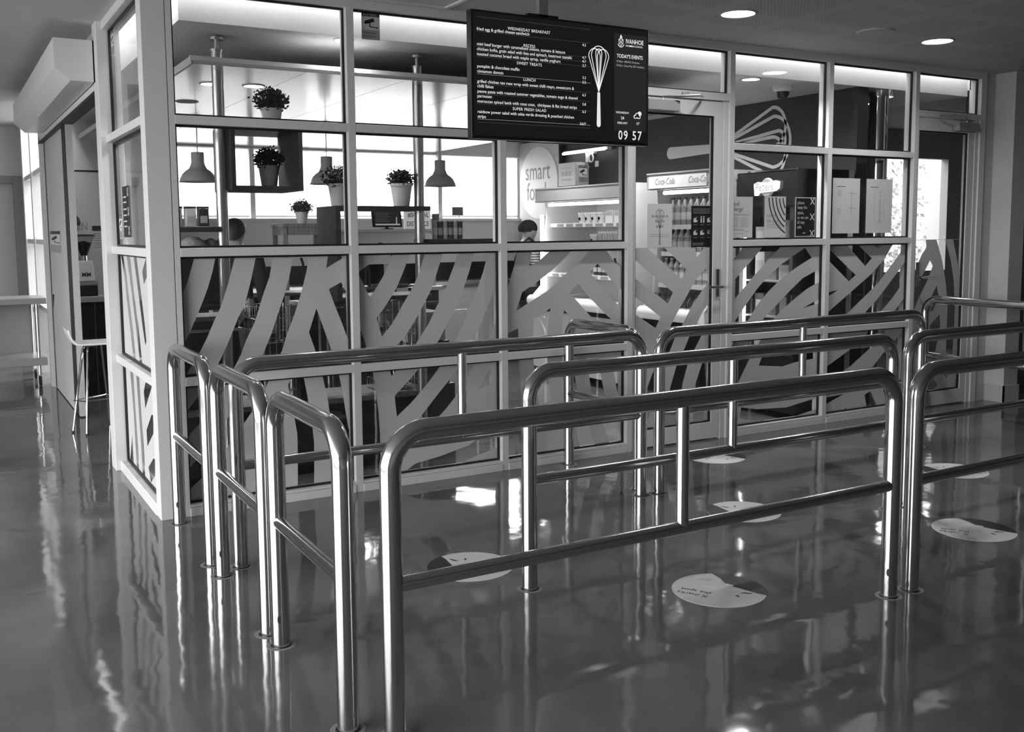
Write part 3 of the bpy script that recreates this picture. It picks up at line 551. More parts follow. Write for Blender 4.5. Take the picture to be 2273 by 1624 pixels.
# photo grid: rows given as heights, columns as metres from the left edge
def line(s, x, z, size=0.0225, m='screen_text', bold=0.006, sx=0.99, **k): return txt('menu_text', s, size, (X0+x, YT, z), m, ms, bold=bold, sx=sx, **k)
rows = [('H', 'WEDNESDAY BREAKFAST', 2.5), ('I', 'fried egg & grilled cheese sandwich', 2.481, '4.2', 2.456), ('H', 'RECESS', 2.421),
    ('I', 'mini beef burger with caramelised onions, tomato & lettuce', 2.406, '4.7', 2.389), ('I', 'chicken kofta, grain salad with feta and spinach, beetroot tzatziki', 2.381, '4.7', 2.369), ('I', 'toasted coconut bread with maple syrup, vanilla yoghurt', 2.356, '3.7', 2.346),
    ('H', 'SWEET TREATS', 2.328), ('I', 'pumpkin & chocolate muffin', 2.295, '3.2', 2.282), ('I', 'cinnamon donuts', 2.27, '3.2', 2.258), ('H', 'LUNCH', 2.246),
    ('I', 'grilled chicken tex mex wrap with sweet chilli mayo, sweetcorn &', 2.219, '6.3', 2.19), ('I', 'chilli flakes', 2.195), ('I', 'penne pasta with roasted summer vegetables, tomato sugo & shaved', 2.169, '5.8', 2.14), ('I', 'parmesan', 2.145),
    ('I', 'moroccan spiced lamb with cous cous,  chickpeas & flat bread strips', 2.119, '6.3', 2.1), ('H', 'SUPER FRESH SALAD', 2.092), ('I', 'rainbow power salad with salsa verde dressing & poached chicken', 2.066, '5/6/7', 2.034), ('I', 'strips', 2.042)]
for rw in rows:
    if rw[0] == 'H': line(rw[1], 0.345, rw[2], 0.021, align='CENTER', sx=1.0, bold=0.006, space=1.1)
    else:
        o = line(rw[1], 0.032, rw[2]); w = max(v.co.x for v in o.data.vertices)-min(v.co.x for v in o.data.vertices)
        lim = 0.6
        if len(rw) > 3: line(rw[3], 0.705, rw[4], 0.02, align='RIGHT')
for z, m_, y_ in ((2.548, 'screen_dim', 0), (2.476, 'screen_dim', 0), (2.263, 'screen_grey', 0), (2.036, 'screen_grey', 0), (2.02, 'screen_dim', 0), (2.35, 'screen_dim', 0), (2.375, 'screen_dim', 0), (2.4, 'screen_dim', 0), (2.212, 'screen_dim', 0), (2.163, 'screen_dim', 0), (2.113, 'screen_dim', 0)):
    MB().box(X0+0.032, X0+0.735, YT+0.0005, YT+0.001, z-0.0007, z+0.0007).build('rule_line', m_, ms)
def whisk(parent, place, L, thick, m, dep):
    """whisk outline built from flat tubes; place maps (along, across) to 3-D"""
    hw = 0.17*L
    def band(pts, w, name):
        mb = MB(); n = len(pts); q = []
        for i, p in enumerate(pts):
            a = pts[max(i-1, 0)]; c = pts[min(i+1, n-1)]; dx, dy = c[0]-a[0], c[1]-a[1]; d = math.hypot(dx, dy) or 1; nx, ny = -dy/d*w/2, dx/d*w/2
            q.append((p[0]+nx, p[1]+ny)); q.append((p[0]-nx, p[1]-ny))
        mb.v = [place(x, y, 0) for x, y in q]+[place(x, y, dep) for x, y in q]; k = len(q)
        for i in range(n-1):
            a = 2*i; mb.f += [(a, a+1, a+3, a+2), (k+a, k+a+2, k+a+3, k+a+1), (a, a+2, k+a+2, k+a), (a+1, k+a+1, k+a+3, a+3)]
        return mb.build(name, m, parent)
    def loop(off, wid, top):
        pts = []; h0 = 0.46*L
        for k in range(41):
            t = k/40*2-1; ang = t*math.pi*0.5
            # teardrop from the collar up and around
            u = abs(t); x = h0+(top-h0)*(1-u**2.6) if u < 1 else h0
            pts.append((x, off*(1-u**2)+wid*math.copysign(1, t)*math.sin(min(1, (1-u)*1.0)*math.pi*0.5)**0.8*min(1, u*1.9)))
        return pts
    def tear(off, wid, top):
        pts = [(0.44*L, 0.0)]
        for k in range(0, 33):
            a = -math.pi*0.5+math.pi*k/32; r = wid
            pts.append((top-r+r*math.cos(a), off+r*math.sin(a)))
        pts.append((0.44*L, 0.0)); return pts
    band(tear(0, hw*0.72, L), thick, 'whisk_wire'); band(tear(hw*0.42, hw*0.56, L*0.965), thick, 'whisk_wire'); band(tear(-hw*0.42, hw*0.56, L*0.965), thick, 'whisk_wire'); band(tear(0, hw*0.3, L*0.965), thick, 'whisk_wire')
    hp = [(0.43*L, -0.022*L), (0.43*L, 0.022*L)]+[(0.03*L+0.033*L*math.cos(a), 0.033*L*math.sin(a)) for a in [math.pi/2+math.pi*k/10 for k in range(11)]]
    mb = MB(); n = len(hp); mb.v = [place(x, y, 0) for x, y in hp]+[place(x, y, dep) for x, y in hp]; mb.f = [tuple(range(n)), tuple(range(n, 2*n))]+[(i, (i+1) % n, n+(i+1) % n, n+i) for i in range(n)]; mb.build('whisk_handle', m, parent)
whisk(ms, lambda a, c, d: (X0+0.79+c*0.92, YT-d, 2.03+a), 0.435, 0.005, 'screen_text', 0.0004)
SX = 2.395-X0
# crest: crown, shield with crossed arms, scroll
cx, cz = 2.43, 2.5
sh = [(-0.014, 0.016), (0.014, 0.016), (0.014, -0.004), (0.0, -0.022), (-0.014, -0.004)]
for i in range(5):
    a, c = sh[i], sh[(i+1) % 5]; MB().tube([(cx+a[0], YT, cz+a[1]), (cx+c[0], YT, cz+c[1])], 0.0014, 6).build('crest', 'screen_text', ms)
for sgn in (-1, 1): MB().tube([(cx-0.012*sgn, YT, cz+0.013), (cx+0.01*sgn, YT, cz-0.01)], 0.0014, 6).build('crest', 'screen_text', ms)
MB().tube([(cx+0.02*math.cos(a), YT, cz-0.008+0.019*math.sin(a)) for a in [math.pi*(1.05+0.9*k/10) for k in range(11)]], 0.002, 6).build('crest', 'screen_text', ms)
MB().lathe([(0.008, 0), (0.008, 0.0006)], (cx, YT, cz+0.026), 12, 'y').build('crest', 'screen_text', ms); MB().box(cx-0.0025, cx+0.0025, YT-0.0006, YT, cz+0.03, cz+0.04).build('crest', 'screen_text', ms)
line('IVANHOE', 2.462-X0, 2.496, 0.034, bold=0.015, sx=0.84); line('GRAMMAR SCHOOL', 2.462-X0, 2.479, 0.013, bold=0.012, sx=1.0)
line("TODAY'S EVENTS", 2.402-X0, 2.415, 0.028, sx=0.82, bold=0.016); line('02:45pm  ABBADO Orchestra', 2.4-X0, 2.39, 0.0155, 'screen_grey', sx=0.82, bold=0.004); line('02:45pm  School Play 2021 Auditions', 2.4-X0, 2.368, 0.0155, 'screen_grey', sx=0.82, bold=0.004)
line('WEDNESDAY', 2.442-X0, 2.11, 0.0165, align='CENTER', bold=0.004, sx=0.92); line('24', 2.442-X0, 2.078, 0.024, align='CENTER'); line('FEBRUARY', 2.442-X0, 2.053, 0.0165, align='CENTER', bold=0.004, sx=0.92); line('15°', 2.55-X0, 2.053, 0.02, align='CENTER')
line('09 57', 2.495-X0, 1.968, 0.07, align='CENTER', bold=0.012, sx=0.86, space=1.22)
def ringdisc(px, pz, r, rn, m): MB().lathe([(rn, 0), (r, 0), (r, 0.0006), (rn, 0.0006), (rn, 0)], (px, YT, pz), 20, 'y').build('weather_icon', m, ms)
MB().lathe([(0.013, 0), (0.013, 0.0005)], (2.562, YT+0.0003, 2.115), 20, 'y').build('weather_icon', 'screen_text', ms)
for px, pz, r in ((2.545, 2.104, 0.016), (2.53, 2.097, 0.011), (2.557, 2.097, 0.011)): MB().lathe([(r, 0), (r, 0.0005)], (px, YT-0.0004, pz), 20, 'y').build('weather_icon', 'screen_text', ms)
for px, pz, r in ((2.545, 2.104, 0.0115), (2.532, 2.097, 0.007), (2.556, 2.097, 0.007)): MB().lathe([(r, 0), (r, 0.0005)], (px, YT-0.001, pz), 20, 'y').build('weather_icon', 'screen_panel', ms)

# ------------------------------------------------------------------ ceiling fittings of the hall
def downlight(x, y, z, label, r=0.115, grp='recessed downlights of the hall', power=3.0):
    o = root('downlight', (x, y, z), label, 'downlight', grp)
    MB().lathe([(r*0.8, 0.004), (r*0.86, -0.006), (r, -0.003), (r, 0.0)], (x, y, z), 32).build('trim_ring', 'grey_plastic', o, smooth=True)
    MB().lathe([(0.0, -0.003), (r*0.8, -0.003), (r*0.8, 0.0)], (x, y, z), 32).build('diffuser', 'light_disc', o)
    l = bpy.data.lights.new('downlight_lamp', 'AREA'); l.shape = 'DISK'; l.size = r*1.4; l.energy = power; l.spread = math.radians(150); lo = bpy.data.objects.new('downlight_lamp', l); COL.objects.link(lo); lo.parent = o; lo.location = (0, 0, -0.012)
    return o
downlight(3.22, -0.7, ZC, 'bright recessed downlight nearest the hanging menu screen'); downlight(5.02, -0.7, ZC, 'bright recessed downlight above the second door')
sp_ = root('ceiling_speaker', (4.38, -0.72, ZC), 'flat round grey speaker grille between the two hall downlights', 'ceiling speaker')
MB().lathe([(0.0, -0.008), (0.1, -0.008), (0.104, -0.006)], (4.38, -0.72, ZC), 32).build('grille', 'mid_wall', sp_); MB().lathe([(0.104, -0.009), (0.118, -0.006), (0.12, 0.0), (0.104, 0.0)], (4.38, -0.72, ZC), 32).build('rim', 'cafe_wall', sp_)
ht = root('ceiling_hatch', (1.35, -0.3, ZC), 'pale square hatch frame in the ceiling beside the menu screen', 'ceiling hatch')
for q in ((1.06, 1.65, -0.055, -0.03), (1.06, 1.65, -0.63, -0.605)): MB().box(q[0], q[1], q[2], q[3], ZC-0.012, ZC).build('frame_bar', 'white_powder_coat', ht)
for q in ((1.06, 1.085), (1.625, 1.65)): MB().box(q[0], q[1], -0.605, -0.055, ZC-0.012, ZC).build('frame_bar', 'white_powder_coat', ht)
MB().box(1.085, 1.625, -0.605, -0.055, ZC-0.004, ZC).build('hatch_panel', 'wall_paint', ht)

# ------------------------------------------------------------------ posters on the glass
PY = 0.0455
def poster(name, x0, x1, z0, z1, m, label, cat='poster', grp='notices stuck on the cafe glass', y=None):
    y = PY if y is None else y
    o = root(name, ((x0+x1)/2, y, z0), label, cat, grp); MB().box(x0, x1, y, y+0.0008, z0, z1).build('sheet', m, o); return o
def bars(o, x0, x1, zs, m='ink_grey', h=0.0022, y=None, jit=0.25):
    y = PY if y is None else y
    for z in zs: MB().box(x0, x1-(x1-x0)*random.random()*jit, y-0.0006, y-0.0001, z-h/2, z+h/2).build('print_line', m, o)
def pt(o, s, size, x, z, m='ink', y=None, **k):
    y = PY if y is None else y
    return txt('print', s, size, (x, y-0.0005, z), m, o, **k)
PY = 0.0425
p = poster('queue_poster', 3.14, 3.348, 1.347, 1.634, 'paper', 'pale poster asking do you want to beat the queue, on the door'); DOORY = PY-0.006
p2 = p
for s, z in (('do you want to', 1.545), ('beat the', 1.512), ('queue?', 1.478)): pt(p, s, 0.027, 3.244, z, align='CENTER', sx=0.85)
bars(p, 3.165, 3.325, (1.43, 1.418), 'ink_grey', jit=0.05)
whisk(p, lambda a, c, d: (3.244+c*0.9, PY-0.0004-d, 1.36+a), 0.24, 0.003, 'ink_grey', 0.0002)
p = poster('hygiene_poster', 3.514, 3.712, 1.342, 1.622, 'black_card', 'black poster of six hygiene pictograms on the door')
bars(p, 3.53, 3.7, (1.6, 1.587, 1.574), 'ink_grey', 0.004, jit=0.15)
for i in range(3):
    for j in range(2):
        cx = 3.552+i*0.06; cz = 1.53-j*0.086
        MB().box(cx-0.024, cx+0.024, PY-0.0006, PY, cz-0.026, cz+0.026).build('pictogram_box', 'dark_plastic', p)
        if (i, j) == (2, 1): pt(p, '07', 0.034, cx, cz-0.012, 'paper', y=PY-0.0008, align='CENTER')
        elif (i, j) == (1, 0):
            for s in (-0.011, 0.011):
                MB().box(cx+s-0.005, cx+s+0.005, PY-0.0012, PY-0.0008, cz-0.022, cz+0.011).build('pictogram', 'paper', p); MB().lathe([(0.005, 0), (0.005, 0.0004)], (cx+s, PY-0.0008, cz+0.018), 10, 'y').build('pictogram', 'paper', p)
        else:
            r = random.Random(i*3+j); pts = [(cx-0.018, cz-0.02), (cx+0.012, cz-0.018), (cx+0.018, cz-0.006), (cx-0.002, cz-0.002), (cx+0.004+r.random()*0.01, cz+0.016), (cx-0.01, cz+0.008), (cx-0.02, cz+0.004)]
            MB().face([(a, PY-0.001, c) for a, c in pts]).build('pictogram', 'paper', p)
        bars(p, cx-0.018, cx+0.018, (cz-0.036,), 'ink_grey', 0.003)
bars(p, 3.525, 3.63, (1.368, 1.357), 'ink_grey', 0.004)
PY = 0.0455
p = poster('allergy_poster', 3.868, 4.076, 1.402, 1.688, 'paper', 'white food allergy notice beside the door mullion')
pt(p, 'food', 0.042, 3.883, 1.625, sx=0.85); pt(p, 'allergy?', 0.042, 3.883, 1.588, sx=0.85)
bars(p, 3.88, 4.05, (1.566, 1.56), jit=0.1); bars(p, 3.88, 3.95, (1.54, 1.53, 1.52, 1.51, 1.5, 1.49, 1.48)); bars(p, 3.965, 4.04, (1.54, 1.53, 1.52, 1.51, 1.5, 1.49, 1.48)); bars(p, 3.88, 4.01, (1.46, 1.453, 1.43)); bars(p, 4.0, 4.04, (1.444,), 'ink')
p = poster('no_cash_poster', 4.19, 4.398, 1.401, 1.693, 'paper', 'white sorry no cash poster with black curved stripes')
for k in range(7):
    r0 = 0.30-k*0.034; cx, cz = 4.53, 1.7
    pts = [(cx+r0*math.cos(a), cz+r0*math.sin(a)) for a in [math.pi*(1.0+0.5*i/30) for i in range(31)]]; pts = [q for q in pts if 4.192 < q[0] < 4.396 and q[1] < 1.688]
    if len(pts) > 2:
        mb = MB()
        for i in range(len(pts)-1):
            a, c = pts[i], pts[i+1]; d = math.hypot(c[0]-a[0], c[1]-a[1]); nx, nz = -(c[1]-a[1])/d*0.0055, (c[0]-a[0])/d*0.0055
            mb.face([(a[0]+nx, PY-0.0006, a[1]+nz), (c[0]+nx, PY-0.0006, c[1]+nz), (c[0]-nx, PY-0.0006, c[1]-nz), (a[0]-nx, PY-0.0006, a[1]-nz)])
        mb.build('curved_stripe', 'ink', p)
pt(p, 'sorry!', 0.042, 4.21, 1.545, 'ink_grey', bold=0.004); pt(p, 'no cash', 0.042, 4.21, 1.508, 'ink_grey', bold=0.004); bars(p, 4.21, 4.36, (1.495, 1.483, 1.47), jit=0.05); bars(p, 4.35, 4.385, (1.412,), 'ink')
p = poster('spacing_poster', 4.493, 4.7, 1.402, 1.69, 'paper', 'black please keep the space poster with three white crosses')
MB().box(4.5, 4.694, PY-0.0006, PY, 1.408, 1.684).build('print_field', 'black_card', p)
for s, z in (('please', 1.64), ('keep the', 1.606), ('space,', 1.568), ('so we can', 1.533), ('all stay', 1.498), ('safe.', 1.464)): pt(p, s, 0.034, 4.513, z, 'paper', y=PY-0.0008, sx=0.82)
for z in (1.662, 1.548, 1.428):
    for s in (-1, 1): MB().face([(4.665-0.02*s-0.005, PY-0.0012-0.0002*s, z-0.024), (4.665-0.02*s+0.005, PY-0.0012-0.0002*s, z-0.024), (4.665+0.02*s+0.005, PY-0.0012-0.0002*s, z+0.024), (4.665+0.02*s-0.005, PY-0.0012-0.0002*s, z+0.024)]).build('white_cross', 'paper', p)
MB().box(4.57, 4.6, PY-0.001, PY-0.0008, 1.428, 1.433).build('print_line', 'paper', p)
for x0, x1, lab in ((4.876, 5.17, 'white A3 notice with a small table, nearer the spacing poster'), (5.243, 5.537, 'white A3 notice with a floor plan drawing, nearer the second door')):
    p = poster('paper_notice', x0, x1, 1.425, 1.837, 'paper', lab, 'notice')
    bars(p, x0+0.045, x0+0.14, (1.775,), 'ink', 0.004, jit=0.1)
    if x0 < 5:
        for k in range(8): bars(p, x0+0.05, x0+0.1, (1.745-k*0.013 if k < 4 else 1.66-k*0.013,), 'ink_grey', 0.003)
        for z in (1.725, 1.615): bars(p, x0+0.17, x0+0.255, (z,), 'ink_grey', 0.003, jit=0.05)
        MB().box(x0+0.2, x0+0.203, PY-0.0005, PY, 1.56, 1.745).build('print_line', 'ink_grey', p)
    else:
        for k in range(26): MB().box(x0+0.15, x0+0.15+random.random()*0.018, PY-0.0005, PY, 1.74-k*0.0095, 1.745-k*0.0095).build('print_line', 'ink_grey', p)
        MB().box(x0+0.09, x0+0.0915, PY-0.0005, PY, 1.53, 1.74).build('print_line', 'pack_grey', p); MB().box(x0+0.2, x0+0.2015, PY-0.0005, PY, 1.53, 1.74).build('print_line', 'pack_grey', p)
# surveillance stickers: black heading, camera pictogram, text
def cctv(label, at, place, w=0.107, h=0.145, plane=FRONT):
    o = root('camera_sticker', at, label, 'sticker', 'surveillance camera stickers')
    def sq(a0, a1, c0, c1, m, d, n): MB().face([place(a0*w, c0*h, d), place(a1*w, c0*h, d), place(a1*w, c1*h, d), place(a0*w, c1*h, d)]).build(n, m, o)
    sq(0, 1, 0, 1, 'pack_grey', 0.0, 'sheet'); sq(0, 1, 0.86, 1, 'ink', 0.0004, 'heading'); sq(0.03, 0.97, 0.36, 0.84, 'paper', 0.0004, 'field'); sq(0.05, 0.95, 0.06, 0.32, 'pack_grey', 0.0004, 'field')
    def poly(pts, m): MB().face([place(a*w, c*h, 0.0008) for a, c in pts]).build('pictogram', m, o)
    poly([(0.12, 0.6), (0.22, 0.56), (0.72, 0.68), (0.64, 0.8), (0.18, 0.68)], 'black_card'); poly([(0.42, 0.62), (0.48, 0.62), (0.48, 0.48), (0.42, 0.46)], 'black_card'); poly([(0.42, 0.5), (0.42, 0.46), (0.86, 0.44), (0.86, 0.47)], 'black_card'); poly([(0.84, 0.49), (0.84, 0.42), (0.9, 0.41), (0.9, 0.5)], 'black_card')
    base = place(0.08*w, 0.885*h, 0.001); txt('print', 'SECURITY NOTICE', 0.0135, base, 'paper', o, plane, sx=0.7)
    txt('print', 'SURVEILLANCE', 0.0135, place(0.1*w, 0.21*h, 0.001), 'ink', o, plane, sx=0.8); txt('print', 'CAMERAS IN USE', 0.0125, place(0.1*w, 0.09*h, 0.001), 'ink', o, plane, sx=0.75)
cctv('surveillance camera sticker at the top of the second window', (1.165, PY, 2.517), lambda a, c, d: (1.165+a, PY-d, 2.517+c))
cctv('surveillance camera sticker high on the side pane', (PY, 1.21, 2.51), lambda a, c, d: (PY-d, 1.215-a, 2.51+c), plane=SIDE)
cctv('surveillance camera sticker low on the side pane beside the crosses', (PY, 1.2, 1.43), lambda a, c, d: (PY-d, 1.215-a, 1.43+c), plane=SIDE)
cctv('surveillance camera sticker on the sliding door leaf', (-0.001, 4.9, 1.3), lambda a, c, d: (-0.001-d, 4.95-a*8.0, 1.3+c*1.3), plane=SIDE)
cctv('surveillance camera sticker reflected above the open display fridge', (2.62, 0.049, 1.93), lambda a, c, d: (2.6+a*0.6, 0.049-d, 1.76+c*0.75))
o = root('cross_poster', (PY, 0.95, 1.44), 'black spacing poster with white crosses on the side pane', 'poster', 'notices stuck on the cafe glass')
MB().box(PY, PY+0.0008, 0.84, 1.055, 1.442, 1.736).build('sheet', 'black_card', o)
for z in (1.7, 1.59, 1.48):
    for s in (-1, 1): MB().face([(PY-0.0006-0.0002*s, 0.87-0.02*s-0.006, z-0.025), (PY-0.0006-0.0002*s, 0.87-0.02*s+0.006, z-0.025), (PY-0.0006-0.0002*s, 0.87+0.02*s+0.006, z+0.025), (PY-0.0006-0.0002*s, 0.87+0.02*s-0.006, z+0.025)]).build('white_cross', 'paper', o)
for z in (1.67, 1.64, 1.6, 1.565, 1.53, 1.5): MB().box(PY-0.0006, PY, 0.93, 1.03, z, z+0.008).build('print_line', 'paper', o)
# ------------------------------------------------------------------ cafe interior: ceiling fittings
for x, y, lab in ((0.57, 1.0, 'lit round downlight in the glossy raft behind the first pole'), (0.82, 0.97, 'second lit round downlight in the glossy raft')):
    downlight(x, y, 2.36, lab, 0.07, 'recessed lights inside the cafe')
dk = root('ceiling_vent', (0.62, 1.9, 2.36), 'dark round vent in the glossy ceiling raft near the corner', 'vent'); MB().lathe([(0.0, -0.006), (0.07, -0.006), (0.08, 0.0)], (0.62, 1.9, 2.36), 28).build('disc', 'mid_wall', dk)
downlight(4.28, 0.3, 2.55, 'small lit downlight inside above the posters', 0.075, 'recessed lights inside the cafe', 7.0)
for y_, lb_ in ((1.5, 'added downlight over the aisle by the cola fridge'), (2.8, 'added downlight over the aisle by the white fridge')): downlight(4.1 if y_ > 2 else 4.2, y_, 2.55, lb_, 0.075, 'recessed lights inside the cafe', 7.0)  # pair added to brighten the aisle wall; a bright ellipse hints at one only
downlight(6.2, 0.9, 2.55, 'added unseen downlight behind the second door', 0.075, 'recessed lights inside the cafe', 1.5)  # unseen lamp, added to lift the dark space behind this door
downlight(1.15, 0.28, 2.55, 'inside downlight at the bulkhead above the second window', 0.06, 'recessed lights inside the cafe', 2.0)
cc = root('dome_camera', (4.72, 0.42, 2.55), 'white dome security camera with dark bubble inside the cafe', 'camera')
MB().lathe([(0.075, 0.0), (0.075, -0.03), (0.06, -0.045), (0.055, -0.05)], (4.72, 0.42, 2.55), 24).build('mount', 'cafe_white', cc, smooth=True); MB().lathe([(0.052, -0.05), (0.05, -0.07), (0.035, -0.095), (0.0, -0.105)], (4.72, 0.42, 2.55), 24).build('bubble', 'black_plastic', cc, smooth=True)
# pendant lamps
def pendant(x, lab):
    y, zb, zt = 3.0, 1.872, 2.36
    o = root('pendant_lamp', (x, y, zt), lab, 'pendant lamp', 'grey enamel pendant lamps')
    MB().lathe([(0.0, -0.055), (0.02, -0.05), (0.04, -0.03), (0.047, 0.0)], (x, y, zt), 24).build('ceiling_rose', 'lamp_enamel', o, smooth=True)
    MB().tube([(x, y, zt-0.05), (x, y, zb+0.22)], 0.004, 8).build('cord', 'grey_plastic', o)
    sh = [(0.046, 0.232), (0.05, 0.225), (0.05, 0.15), (0.056, 0.13), (0.068, 0.105), (0.075, 0.098), (0.095, 0.085), (0.12, 0.06), (0.138, 0.025), (0.143, 0.004), (0.152, -0.002), (0.149, -0.004), (0.139, 0.004), (0.115, 0.055), (0.09, 0.08), (0.045, 0.12)]
    MB().lathe(sh, (x, y, zb), 32).build('shade', 'lamp_enamel', o, smooth=True)
    MB().lathe([(0.0, 0.01), (0.02, 0.02), (0.03, 0.045), (0.025, 0.07), (0.013, 0.1), (0.013, 0.13)], (x, y, zb), 16).build('bulb', 'lamp_light', o, smooth=True)
pendant(0.925, 'grey pendant lamp nearest the white corner post'); pendant(2.0, 'grey pendant lamp partly behind the potted plant'); pendant(3.075, 'grey pendant lamp beside the second steel pole')
# tension poles behind the glass
def pole(x, lab):
    y = 0.5; o = root('display_pole', (x, y, 0), lab, 'pole', 'steel display poles behind the glass')
    MB().tube([(x, y, 0), (x, y, 2.47)], 0.032, 20).build('tube', 'steel_sheet', o, smooth=True); MB().tube([(x, y, 2.46), (x, y, 2.475)], 0.035, 20).build('collar', 'steel_sheet', o)
    MB().tube([(x, y, 2.47), (x, y, 2.55)], 0.012, 12).build('jack_screw', 'steel_sheet', o); MB().tube([(x, y, 2.525), (x, y, 2.54)], 0.038, 20).build('top_plate', 'steel_sheet', o)
pole(0.487, 'round steel pole carrying the dark box shelf'); pole(1.705, 'round steel pole at the end of the dark shelf board')
# ------------------------------------------------------------------ dark timber shelves
bx = root('box_shelf', (0.73, 0.6, 1.7), 'dark open timber box shelf holding a pot, beside the first pole', 'shelf')
bx_ = (0.522, 0.93, 0.4, 0.8)
MB().box(0.522, 0.545, 0.4, 0.8, 1.725, 2.035).build('side_board', 'wood_dark', bx); MB().box(0.907, 0.93, 0.4, 0.8, 1.725, 2.035).build('side_board', 'wood_dark', bx)
MB().box(0.522, 0.93, 0.4, 0.8, 1.7, 1.725).build('base_board', 'wood_dark', bx); MB().box(0.522, 0.93, 0.4, 0.8, 2.035, 2.06).build('top_board', 'wood_dark', bx)
sh2 = root('shelf_frame', (1.42, 0.57, 1.05), 'dark timber shelf frame with wide end board between windows', 'shelf')
MB().box(1.12, 1.15, 0.4, 0.74, 1.05, 1.59).build('end_board', 'wood_dark', sh2); MB().box(1.12, 1.735, 0.4, 0.74, 1.59, 1.617).build('top_board', 'wood_dark', sh2)
MB().box(1.15, 1.735, 0.4, 0.74, 1.05, 1.075).build('base_board', 'wood_dark', sh2)
for nm, x0, x1, z0, z1, lab in (('plank_shelf', 0.13, 0.455, 1.468, 1.498, 'short dark plank shelf with bags, left of the first pole'), ('plank_shelf', 1.737, 2.2, 1.392, 1.415, 'short dark plank shelf with tubes, beside the second pole')):
    o = root(nm, ((x0+x1)/2, 0.55, z0), lab, 'shelf'); MB().box(x0, x1, 0.42, 0.66, z0, z1).build('plank', 'wood_dark', o, bevel=0.003); MB().box(x0+0.04, x0+0.07, 0.64, 0.66, z0-0.06, z0).build('bracket', 'steel_sheet', o)
# potted plants
def plant(x, y, z, r, h, fw, fh, potm, leafm, lab, n=320, leaf=0.02):
    n = int(n*2.2)
    o = root('potted_plant', (x, y, z), lab, 'plant', 'potted plants of the cafe')
    MB().lathe([(r*0.72, 0), (r*0.98, h*0.9), (r*1.05, h*0.9), (r*1.05, h), (r*0.93, h), (r*0.9, h*0.85), (0, h*0.85)], (x, y, z), 24).build('pot', potm, o, smooth=True)
    MB().lathe([(0, h*0.9), (r*0.92, h*0.88)], (x, y, z), 16).build('soil', 'soil', o)
    mb = MB(); rd = random.Random(int(x*1000+z*77))
    for k in range(n):
        a = rd.random()*6.283; u = rd.random()**0.5; e = rd.random()
        px, py, pz = x+math.cos(a)*u*fw*(0.6+0.4*math.sin(e*3.0)), y+math.sin(a)*u*fw*0.8, z+h*0.9+fh*(e**0.9)*(1-0.35*u*u)+rd.uniform(-.01, .01)
        if rd.random() < 0.12: px += (px-x)*0.25; pz += 0.012
        d = Vector((rd.uniform(-1, 1), rd.uniform(-1, 1), rd.uniform(-0.4, 1))).normalized(); s = d.orthogonal().normalized()*leaf*0.45; d *= leaf
        p = Vector((px, py, pz)); mb.face([p, p+d*0.5+s, p+d, p+d*0.5-s])
    for k in range(26):
        a = rd.random()*6.283; u = rd.random(); q = (x+math.cos(a)*u*fw*0.8, y+math.sin(a)*u*fw*0.7, z+h*0.9+fh*rd.uniform(.5, .95)); mb.tube([(x+math.cos(a)*r*0.3, y+math.sin(a)*r*0.3, z+h*0.88), q], 0.0018, 4)
    mb.build('foliage', leafm, o); return o
plant(0.79, 0.6, 1.725, 0.06, 0.125, 0.085, 0.11, 'pot_grey', 'leaf', 'dark leafy plant in a pot inside the box shelf', 420)
plant(0.815, 0.6, 2.06, 0.062, 0.12, 0.1, 0.13, 'pot_pale', 'leaf', 'dark leafy plant in a pale pot on top of the box shelf', 460)
plant(1.195, 0.55, 1.617, 0.062, 0.135, 0.1, 0.11, 'pot_pale', 'leaf', 'dark leafy plant in a pale pot above the wide end board', 460)
plant(1.585, 0.5, 1.617, 0.068, 0.14, 0.085, 0.1, 'pot_pale', 'leaf', 'leafy plant in a pale pot on the shelf by the second pole', 380)
plant(1.77, 3.0, 1.535, 0.055, 0.1, 0.085, 0.1, 'pot_pale', 'leaf_pale', 'small pale potted plant on the high wooden table', 340, 0.02)
# bags and tubes on the planks
def bag(x, y, z, w, h, m, lab):
    o = root('snack_bag', (x, y, z), lab, 'bag', 'packed bags on the plank shelf')
    MB().prism([(-w/2+x, z), (w/2+x, z), (w/2*0.92+x, z+h*0.9), (x+w/2*0.98, z+h), (x-w/2*0.98, z+h), (x-w/2*0.92, z+h*0.9)], 'y', y-0.025, y+0.025).build('pouch', m, o, bevel=0.004)
    MB().box(x-w/2*1.04, x+w/2*1.04, y-0.014, y+0.014, z+h, z+h+0.012).build('folded_top', 'dark_plastic', o)
    MB().box(x-w*0.32, x+w*0.32, y-0.0262, y-0.025, z+h*0.2, z+h*0.6).build('label', 'bottle_label', o)
bag(0.22, 0.53, 1.498, 0.1, 0.1, 'pack_grey', 'pale printed bag beside the corner post on the plank'); bag(0.315, 0.53, 1.498, 0.06, 0.1, 'pack_white', 'white bag in the middle of the plank'); bag(0.385, 0.53, 1.498, 0.06, 0.1, 'pack_dark', 'dark bag nearest the pole on the plank')
for i in range(6):
    o = root('snack_tube', (1.83+i*0.036, 0.54, 1.415), 'printed upright snack tube in the row on the second plank', 'snack tube', 'snack tubes on the second plank'); MB().tube([(1.83+i*0.036, 0.54, 1.415), (1.83+i*0.036, 0.54, 1.525)], 0.0165, 12).build('tube', ('pack_grey', 'pack_dark')[i % 2], o); MB().tube([(1.83+i*0.036, 0.54, 1.525), (1.83+i*0.036, 0.54, 1.531)], 0.0172, 12).build('lid', 'cap_pale', o)
    MB().tube([(1.83+i*0.036, 0.54, 1.44), (1.83+i*0.036, 0.54, 1.485)], 0.0168, 12, False).build('label_band', ('bottle_label', 'pack_grey')[i % 2], o)
